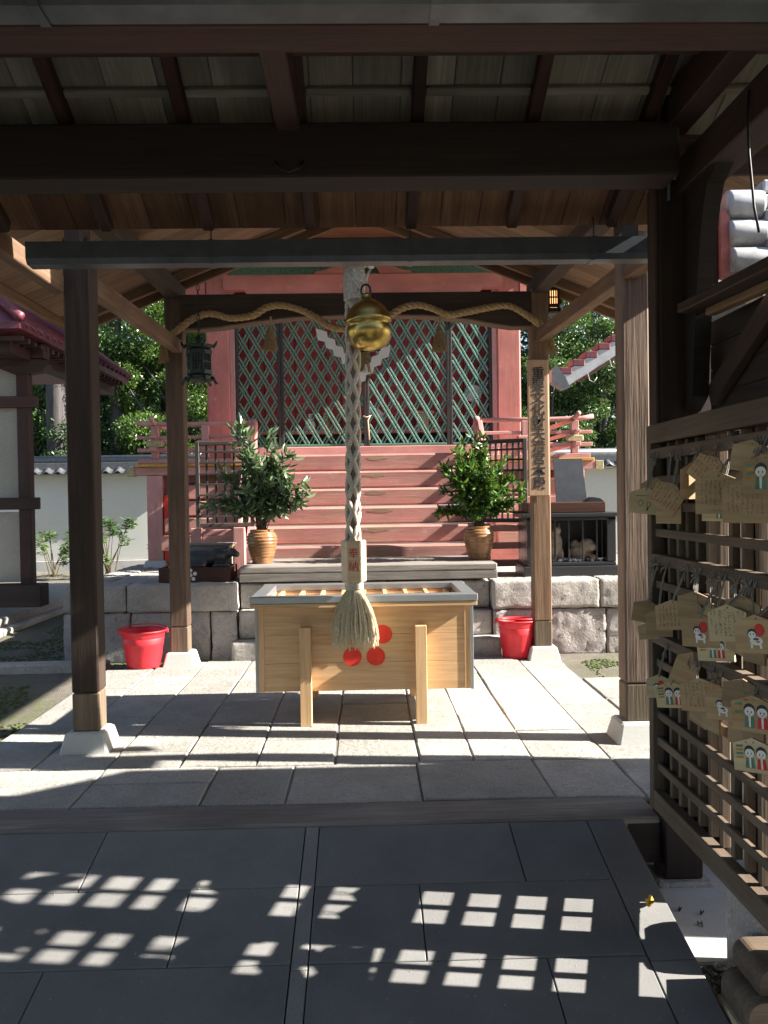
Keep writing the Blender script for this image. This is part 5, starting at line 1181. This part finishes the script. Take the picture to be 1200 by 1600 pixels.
box('head_beam', (-7.5, -3.95), (11.08, 11.3), (3.33, 3.50), 'gate_red', lb, 'x'); box('head_beam', (-4.34, -4.12), (10.5, 14.8), (3.30, 3.48), 'gate_red', lb, 'y')
prism('bracket', [(-4.6, 3.32), (-4.0, 3.32), (-3.9, 3.25), (-4.0, 3.16), (-4.3, 3.12), (-4.5, 3.2)], 'y', 11.1, 11.26, 'gate_red', lb)
rf = obj('roof', *(lambda z, t: ([(-8.4, 10.15, z + .02), (-3.88, 10.15, z + .06), (-3.88, 14.75, z), (-8.4, 14.75, z), (-6.3, 12.3, z + 1.75), (-6.0, 12.6, z + 1.75), (-8.4, 10.15, z - t), (-3.88, 10.15, z - t + .04), (-3.88, 14.75, z - t), (-8.4, 14.75, z - t)],
     [[0, 1, 5, 4], [1, 2, 5], [2, 3, 4, 5], [3, 0, 4], [6, 9, 8, 7], [0, 6, 7, 1], [1, 7, 8, 2], [2, 8, 9, 3], [3, 9, 6, 0]]))(3.54, 0.06), 'red_tile', lb)
for q in range(19):      # rolls of the metal tile roof on the slope towards the porch
    y = 10.35 + q * 0.235; k_ = min(1, max(0, (y - 10.15) / 2.3, )) if y < 12.45 else min(1, (14.75 - y) / 2.3)
    k_ = max(0.05, k_) * 0.98; top_ = Vector((-3.88 - 2.2 * k_, y, 3.55 + 1.72 * k_ + 0.02))
    tube('roof_roll', [(-3.86, y, 3.575), top_], 0.032, 'red_tile', rf, 6)
tube('hip_roll', [(-3.86, 10.12, 3.64), (-4.9, 11.2, 4.42), (-6.0, 12.55, 5.3)], 0.06, 'red_tile', rf, 8); tube('hip_roll', [(-3.86, 14.78, 3.58), (-4.9, 13.7, 4.4), (-6.0, 12.65, 5.3)], 0.06, 'red_tile', rf, 8)
for q in range(22): box('eave_rafter', (-4.35, -3.93), (10.35 + q * 0.2, 10.41 + q * 0.2), (3.42, 3.475), 'gate_red', lb, 'x', 0.004)
pln = tube('paper_lantern', [(-3.34, 8.0, 3.42), (-3.34, 8.0, 3.46), (-3.34, 8.0, 3.56), (-3.34, 8.0, 3.66), (-3.34, 8.0, 3.70)], [0.05, 0.09, 0.10, 0.09, 0.05], 'pink_figure', None, 14); props(pln, 'bright red paper lantern cut by the left picture edge', 'lantern')
tube('cord', [(-3.34, 8.0, 3.70), (-3.32, 8.0, 3.80)], 0.004, 'cable', pln, 4)

# small roof to the right of the shrine
rr = thing('side_roof', (4.2, 12.4, 0), 'small mossy red shingled roof with pale fascia right of the shrine', 'building')
sl = 0.62
def zr(x): return 3.06 + (x - 2.70) * sl
beam('fascia', (2.70, 11.98, zr(2.70)), (5.6, 11.98, zr(5.6)), 0.03, 0.19, 'gutter_pale', rr)
beam('roof_deck', (2.66, 12.9, zr(2.66) + 0.10), (5.6, 12.9, zr(5.6) + 0.10), 1.8, 0.05, 'red_tile', rr)
for q in range(16): box('shingle', (2.68 + q * 0.175, 2.68 + q * 0.175 + 0.165), (11.95, 12.3), (zr(2.77 + q * 0.175) + 0.06, zr(2.77 + q * 0.175) + 0.155), 'red_tile', rr, 'y', 0.012)
beam('soffit_board', (3.05, 12.3, zr(3.05) - 0.14), (5.6, 12.3, zr(5.6) - 0.14), 0.5, 0.04, 'gate_red', rr)
box('wall', (4.4, 6.0), (12.6, 12.7), (0, 4.0), 'gate_wood', rr, 'x')
for x in (3.05, 3.35):
    z_ = zr(x) - 0.10; tube('gutter_hook', [(x, 11.95, z_), (x + 0.03, 11.95, z_ - 0.10), (x + 0.09, 11.95, z_ - 0.13), (x + 0.13, 11.95, z_ - 0.06)], 0.006, 'gutter_pale', rr, 5)
prism('verge_tile', [(2.55, 3.05), (2.72, 2.95), (2.80, 2.98), (2.74, 3.12), (2.62, 3.28), (2.56, 3.22)], 'y', 11.9, 12.1, 'roof_tile', rr)

# lit tiled gable seen through the gap above the rack
tg_ = thing('tiled_gable', (2.6, 4.85, 0), 'grey roof tiles coloured pale as if sunlit and red gable board seen through the gap above the rack', 'building')
prism('gable_board', [(1.78, 2.50), (1.78, 3.02), (1.84, 3.14), (1.93, 3.19), (1.93, 2.76), (1.88, 2.48)], 'y', 4.80, 4.84, 'shrine_red', tg_)
box('gable_edge', (1.92, 1.942), (4.775, 4.798), (2.62, 3.19), 'gate_red', tg_, 'z')
prism('carved_pendant', [(1.943, 2.70), (1.98, 2.69), (2.03, 2.75), (2.0, 2.83), (2.035, 2.91), (2.0, 3.0), (1.97, 3.07), (1.943, 3.05)], 'y', 4.745, 4.79, 'shrine_red', tg_)
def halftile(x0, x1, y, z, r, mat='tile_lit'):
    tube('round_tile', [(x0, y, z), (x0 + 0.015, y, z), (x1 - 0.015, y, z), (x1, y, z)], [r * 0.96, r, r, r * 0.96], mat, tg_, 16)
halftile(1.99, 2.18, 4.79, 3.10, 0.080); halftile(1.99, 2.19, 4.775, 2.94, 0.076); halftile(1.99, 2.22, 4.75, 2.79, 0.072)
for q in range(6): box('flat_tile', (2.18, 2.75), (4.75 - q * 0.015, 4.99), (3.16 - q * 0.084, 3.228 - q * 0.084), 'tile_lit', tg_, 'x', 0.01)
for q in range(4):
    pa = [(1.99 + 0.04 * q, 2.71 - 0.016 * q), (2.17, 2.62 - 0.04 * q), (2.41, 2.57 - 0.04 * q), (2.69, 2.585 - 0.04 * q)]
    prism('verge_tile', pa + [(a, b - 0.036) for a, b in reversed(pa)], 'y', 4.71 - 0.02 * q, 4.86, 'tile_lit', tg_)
prism('eave_cover', [(1.80, 2.70), (2.02, 2.58), (2.26, 2.38), (2.06, 2.30), (1.80, 2.50)], 'y', 4.70, 4.73, 'board_grey', tg_)
box('wall', (2.3, 3.4), (4.84, 4.89), (-0.03, 2.55), 'plaster', tg_, 'x')
beam('roof', (2.75, 4.90, 2.90), (2.75, 5.0, 2.95), 1.2, 0.06, 'roof_tile', tg_)

# boundary wall with tile coping
bw = thing('boundary_wall', (0, 20, 0), 'long white plaster boundary wall with dark tile coping behind the shrine', 'wall')
box('plaster', (-12, 12), (20.0, 20.3), (0.20, 2.10), 'plaster', bw, 'x', 0.01); box('footing', (-12, 12), (19.97, 20.33), (-0.05, 0.20), 'concrete', bw, 'x', 0.01)
box('cornice', (-12, 12), (19.88, 20.42), (2.102, 2.15), 'plaster', bw, 'x', 0.01)
def tile_mesh():
    V, F = [], []; n = 8; Wd = 0.27
    for j in range(2):
        for i in range(n + 1):
            u = i / n; zz = 0.045 * math.sin(u * 2 * math.pi) * (1 if u < 0.5 else 0.55); V.append((u * Wd - Wd / 2, j * 0.32, zz + j * 0.155)); 
    for j in range(2):
        for i in range(n + 1):
            u = i / n; zz = 0.045 * math.sin(u * 2 * math.pi) * (1 if u < 0.5 else 0.55); V.append((u * Wd - Wd / 2, j * 0.32, zz + j * 0.155 - 0.025))
    m = n + 1
    for i in range(n):
        F += [[i, i + 1, m + i + 1, m + i], [2 * m + i + 1, 2 * m + i, 3 * m + i, 3 * m + i + 1], [i + 1, i, 2 * m + i, 2 * m + i + 1], [m + i, m + i + 1, 3 * m + i + 1, 3 * m + i]]
    return data('coping_tile', V, F, 'roof_tile', smooth=True)
tm = tile_mesh()
for x0_, n_ in ((-9.6, 24), (4.0, 15)):
    for q in range(n_):
        for y, z in ((19.72, 2.17), (19.94, 2.285)):
            _link(bpy.data.objects.new('coping_tile', tm), bw, Matrix.Translation((x0_ + q * 0.262, y, z)) @ Matrix.Rotation(rnd.uniform(-0.03, 0.03), 4, 'Y'))
tube('ridge_tile', [(-12, 20.15, 2.47), (12, 20.15, 2.47)], 0.10, 'roof_tile', bw, 12); box('coping_core', (-12, 12), (19.9, 20.4), (2.16, 2.40), 'roof_tile', bw, 'x')

# kerbs left of the paving
for i, (xa, xb) in enumerate(((-5.9, -4.6), (-4.58, -3.5), (-3.48, -2.42))):
    kb = slab('kerb', xa, xb, 8.16, 8.36, 0.05, 0.15, 'granite', None, 0.01, 0.02, seed=50 + i); props(kb, kind='structure', label='low stone kerb left of the paving')
for i in range(4):
    kb = slab('kerb', -4.42, -4.28, 9.0 + i * 1.5, 10.48 + i * 1.5, 0.03, 0.15, 'granite', None, 0.01, 0.02, seed=60 + i); props(kb, kind='structure', label='low stone kerb before the side shrine')
# moss cushions
mg = []; rm = random.Random(21)
def moss_patch(x0, x1, y0, y1, n, z=-0.035):
    for i in range(n):
        x, y = rm.uniform(x0, x1), rm.uniform(y0, y1)
        if noise.noise(Vector((x * 1.3, y * 1.1, 4))) < -0.05: continue
        r = rm.uniform(0.006, 0.022); mg.append(lathe_geo([(r, -0.01), (r * 0.7, r * 0.4), (r * 0.08, r * 0.6)], (x, y, z), 5))
moss_patch(-3.6, -2.40, 4.6, 7.6, 3200); moss_patch(-4.4, -2.95, 8.4, 11.5, 2600); moss_patch(2.0, 2.7, 7.4, 8.55, 1300); moss_patch(-2.9, -1.5, 8.47, 8.58, 400)
props(obj('moss', *join(mg), 'moss'), 'cushions of green moss beside the paving', kind='stuff')

# fallen leaves
def fallen(name, x, y, z, s, mat, label, tilt=0.35, turn=0.5):
    n = 12; rl = random.Random(int(x * 1000)); V = [Vector((0, 0, 0.006))]
    for q in range(n):
        a = 2 * math.pi * q / n; rr_ = s * (0.75 + 0.35 * math.cos(2 * a) + rl.uniform(-0.12, 0.12)); V.append(Vector((math.cos(a) * rr_, math.sin(a) * rr_ * 0.8, 0.008 * math.sin(a * 3) + 0.012 * abs(math.sin(a)))))
    F = [[0, q + 1, (q + 1) % n + 1] for q in range(n)]; m_ = Matrix.Translation((x, y, z)) @ Matrix.Rotation(turn, 4, 'Z') @ Matrix.Rotation(tilt, 4, 'X')
    o = obj(name, V, F, mat, None, mw=m_); props(o, label, 'leaf'); return o
fallen('fallen_leaf', 1.125, 3.515, -0.105, 0.038, 'yellow_leaf', 'yellow fallen leaf on the right edge of the ramp', 0.5, 0.9)
DL = [(1.30, 3.86, 'dead brown leaf on the concrete floor nearest the ramp'), (1.36, 3.84, 'dead brown leaf second from the ramp on the concrete floor'), (1.40, 3.70, 'dead brown leaf lowest on the concrete floor'), (1.52, 3.66, 'dead brown leaf on the concrete floor close to the granite block'), (1.45, 3.80, 'dead brown leaf farthest back on the concrete floor')]
for q, (x, y, lab) in enumerate(DL): fallen('fallen_leaf', x, y, -0.298, 0.016, 'dead_leaf', lab, 0.3, q)

gl = []; rg_ = random.Random(31)
for i in range(420):
    x, y = rg_.uniform(-1.9, 1.1), rg_.uniform(2.95, 4.1); r = rg_.uniform(0.0015, 0.004); c = Vector((x, y, Z0 + S * y + r * 0.3))
    gl.append(([c + Vector(p) * r for p in ((1, 0, 0), (0, 1, 0), (-1, 0.2, 0), (0.1, -1, 0), (0, 0, 0.8))], [[0, 1, 4], [1, 2, 4], [2, 3, 4], [3, 0, 4]]))
for i in range(500):
    x, y = rg_.uniform(-2.3, 1.9), rg_.uniform(4.5, 8.4); r = rg_.uniform(0.002, 0.006); c = Vector((x, y, 0.004 + r * 0.2))
    gl.append(([c + Vector(p) * r for p in ((1, 0, 0), (0, 1, 0), (-1, 0.2, 0), (0.1, -1, 0), (0, 0, 0.8))], [[0, 1, 4], [1, 2, 4], [2, 3, 4], [3, 0, 4]]))
props(obj('grit', *join(gl), 'pebble'), 'loose grit scattered over ramp and paving', kind='stuff')

# ================================================================ TREES AND SHRUBS
def crown(name, clumps, per, L, mat, parent, seed):
    rd = random.Random(seed); lv = []
    for c, r in clumps:
        c = Vector(c)
        for i in range(per):
            d = rvec(rd); p = c + Vector((d.x * r[0], d.y * r[1], d.z * r[2])) * (rd.random() ** 0.4)
            ld = (d * 0.6 + rvec(rd) * 0.9 + Vector((0, 0, -0.25))).normalized(); s = ld.cross(rvec(rd)).normalized(); l = rd.uniform(*L)
            lv.append((p, ld, s, l, l * rd.uniform(0.4, 0.55), min(1, max(0, rd.gauss(0.45, 0.28)))))
    return leaf_cloud(name, lv, mat, parent)
def tree(x, y, h, r, z0, label, mat, seed, nc=26, per=200, L=(0.09, 0.17), tr=0.16, group='trees beyond the boundary wall'):
    t = thing('broadleaf_tree', (x, y, 0), label, 'tree', group); rd = random.Random(seed)
    tp = [Vector((x + rd.uniform(-0.08, 0.08) * q, y, h * 0.9 * q / 5 - 0.1)) for q in range(6)]
    tk = tube('trunk', tp, [tr * (1 - 0.14 * q) for q in range(6)], 'bark', t, 10); cl = []
    for i in range(nc):
        a = rd.uniform(0, 6.283); zz = z0 + (h - z0) * (rd.random() ** 0.9); k_ = 1 - abs((zz - z0) / (h - z0) - 0.42) * 0.95; rr_ = r * max(0.2, k_) * math.sqrt(rd.random())
        c = Vector((x + math.cos(a) * rr_, y + math.sin(a) * rr_ * 0.8, zz)); q = rd.uniform(0.35, 0.75) * r * 0.55; cl.append((c, (q, q * 0.85, q * 0.6)))
        b = tp[min(5, max(1, int(5 * zz / h) - 1))]
        if i % 3 == 0: tube('limb', [b, b.lerp(c, 0.5) + Vector((0, 0, 0.15)), c], [tr * 0.35, tr * 0.2, 0.02], 'bark', t, 6)
    props(crown('crown', cl, per, L, mat, t, seed + 100)); return t
T = [(-8.6, 23.0, 7.5, 2.2, 1.6, 'dense dark broadleaf tree behind the side shrine at far left', 'leaf_dark', 1), (-6.4, 22.4, 6.6, 1.9, 1.4, 'dark evergreen tree between the side shrine and the near left post', 'leaf_dark', 2),
     (-4.6, 22.0, 6.4, 1.8, 1.2, 'sunlit glossy evergreen between the two left porch posts', 'leaf_mid', 3), (-3.1, 22.6, 6.8, 1.7, 1.2, 'sunlit glossy evergreen left of the shrine pillar', 'leaf_mid', 4),
     (-10.5, 24.5, 9.5, 2.6, 3.0, 'tall light green tree against the sky at the left edge', 'leaf_mid', 5), (-7.4, 26.0, 9.5, 2.4, 2.2, 'tall tree with gaps of sky above the red tiled roof', 'leaf_mid', 6),
     (4.6, 22.2, 6.6, 1.9, 1.2, 'dark evergreen right of the shrine below the small roof', 'leaf_dark', 7), (6.2, 22.8, 7.2, 2.1, 1.4, 'deep green tree behind the near right porch post', 'leaf_dark', 8), (3.2, 23.2, 7.5, 2.0, 1.8, 'dark tree just right of the shrine pillar', 'leaf_dark', 9),
     (8.2, 24.0, 8.5, 2.4, 2.0, 'tall dark tree at the far right behind the tiled gable', 'leaf_dark', 10), (-1.5, 25.0, 9.0, 2.6, 2.0, 'tall dark tree hidden behind the shrine roof', 'leaf_dark', 11), (-5.4, 27.0, 9.0, 2.5, 1.0, 'shaded background tree deep behind the left posts', 'leaf_dark', 12)]
for a in T: tree(*a[:5], a[5], a[6], a[7], 40, *((720, (0.055, 0.115)) if a[7] in (2, 3, 4, 7, 8) else (330, (0.09, 0.17))))
for i, (x, y, r, lab) in enumerate(((-7.35, 21.4, 0.26, 'straight grey cedar trunk rising behind the near left post'), (-5.0, 23.2, 0.30, 'stout grey cedar trunk behind the leaves left of the back post'), (-6.15, 22.2, 0.20, 'slim grey cedar trunk between the left posts'))):
    t = thing('cedar_tree', (x, y, 0), lab, 'tree', 'bare cedar trunks beyond the wall'); n = 14; rg = []
    for q in range(7):
        z = -0.1 + q * 2.2; k_ = r * (1 - 0.07 * q); rg.append([Vector((x + k_ * (1 + 0.06 * math.sin(5 * a + q)) * math.cos(a), y + k_ * (1 + 0.06 * math.sin(5 * a + q)) * math.sin(a), z)) for a in [2 * math.pi * w_ / n for w_ in range(n)]])
    v, f = ring_mesh(rg); m_ = Matrix.Translation((x, y, 6)) @ Matrix.Rotation(R(-90), 4, 'Y')
    obj('trunk', [m_.inverted() @ p for p in v], f, 'bark', t, mw=m_, smooth=True)
    crown('crown', [((x + rnd.uniform(-1, 1), y + rnd.uniform(-.8, .8), 9.5 + q * 0.5), (0.9, 0.8, 0.5)) for q in range(8)], 160, (0.15, 0.25), 'leaf_dark', t, 300 + i)
# far wood closing the view
fw = []; rw = random.Random(8)
for i in range(9000):
    x = rw.uniform(-26, 26); y = rw.uniform(31, 35); z = rw.uniform(0, 1) ** 0.8 * (7.0 + 2.0 * noise.noise(Vector((x * 0.25, 0, 0))))
    d = rvec(rw); s = d.cross(rvec(rw)).normalized(); l = rw.uniform(0.4, 0.8); fw.append((Vector((x, y, z)), d, s, l, l * 0.6, rw.random() * 0.6))
o = leaf_cloud('distant_wood', fw, 'leaf_dark', None); props(o, 'mass of dark distant woodland behind the trees', kind='stuff')
# shrubs at the wall
def shrub(x, y, h, r, mat, seed, label, n=9, per=34, L=(0.10, 0.17), whorl=True):
    t = thing('shrub', (x, y, 0), label, 'shrub', 'shrubs growing before the plaster wall'); rd = random.Random(seed); lv, st = [], []
    for i in range(n):
        e = Vector((x + rd.uniform(-r, r), y + rd.uniform(-r, r) * 0.6, h * rd.uniform(0.4, 1.0))); b = Vector((x + rd.uniform(-0.12, 0.12), y, -0.02))
        st.append(tube_geo([b, b.lerp(e, 0.5) + Vector((0, 0, 0.05)), e], [0.012, 0.009, 0.006], 5))
        for q in range(per):
            a = rd.uniform(0, 6.283); d = Vector((math.cos(a), math.sin(a), rd.uniform(-0.35, 0.5))).normalized(); p = e + Vector((rd.uniform(-.05, .05), rd.uniform(-.05, .05), rd.uniform(-0.16, 0.05)))
            s = d.cross(Vector((0, 0, 1)) + rvec(rd) * 0.4).normalized(); l = rd.uniform(*L); lv.append((p, d, s, l, l * 0.28, rd.random()))
    leaf_cloud('leaves', lv, mat, t)['kind'] = 'stuff'; props(obj('stems', *join(st), 'stem', t), kind='stuff')
shrub(-5.35, 18.6, 1.85, 0.45, 'leaf_dark', 1, 'tall dark shrub with whorled leaves before the plaster wall', 13)
shrub(-5.65, 17.8, 0.95, 0.42, 'leaf_mid', 2, 'low bright green bush at the foot of the wall behind the near post', 16, 44, (0.08, 0.14))
shrub(-4.35, 18.8, 1.25, 0.16, 'leaf_dark', 3, 'slender little shrub beside the pink veranda post', 5, 24)
shrub(-6.45, 18.4, 0.95, 0.35, 'leaf_mid', 4, 'wispy shrub left of the near post before the wall', 8, 20)
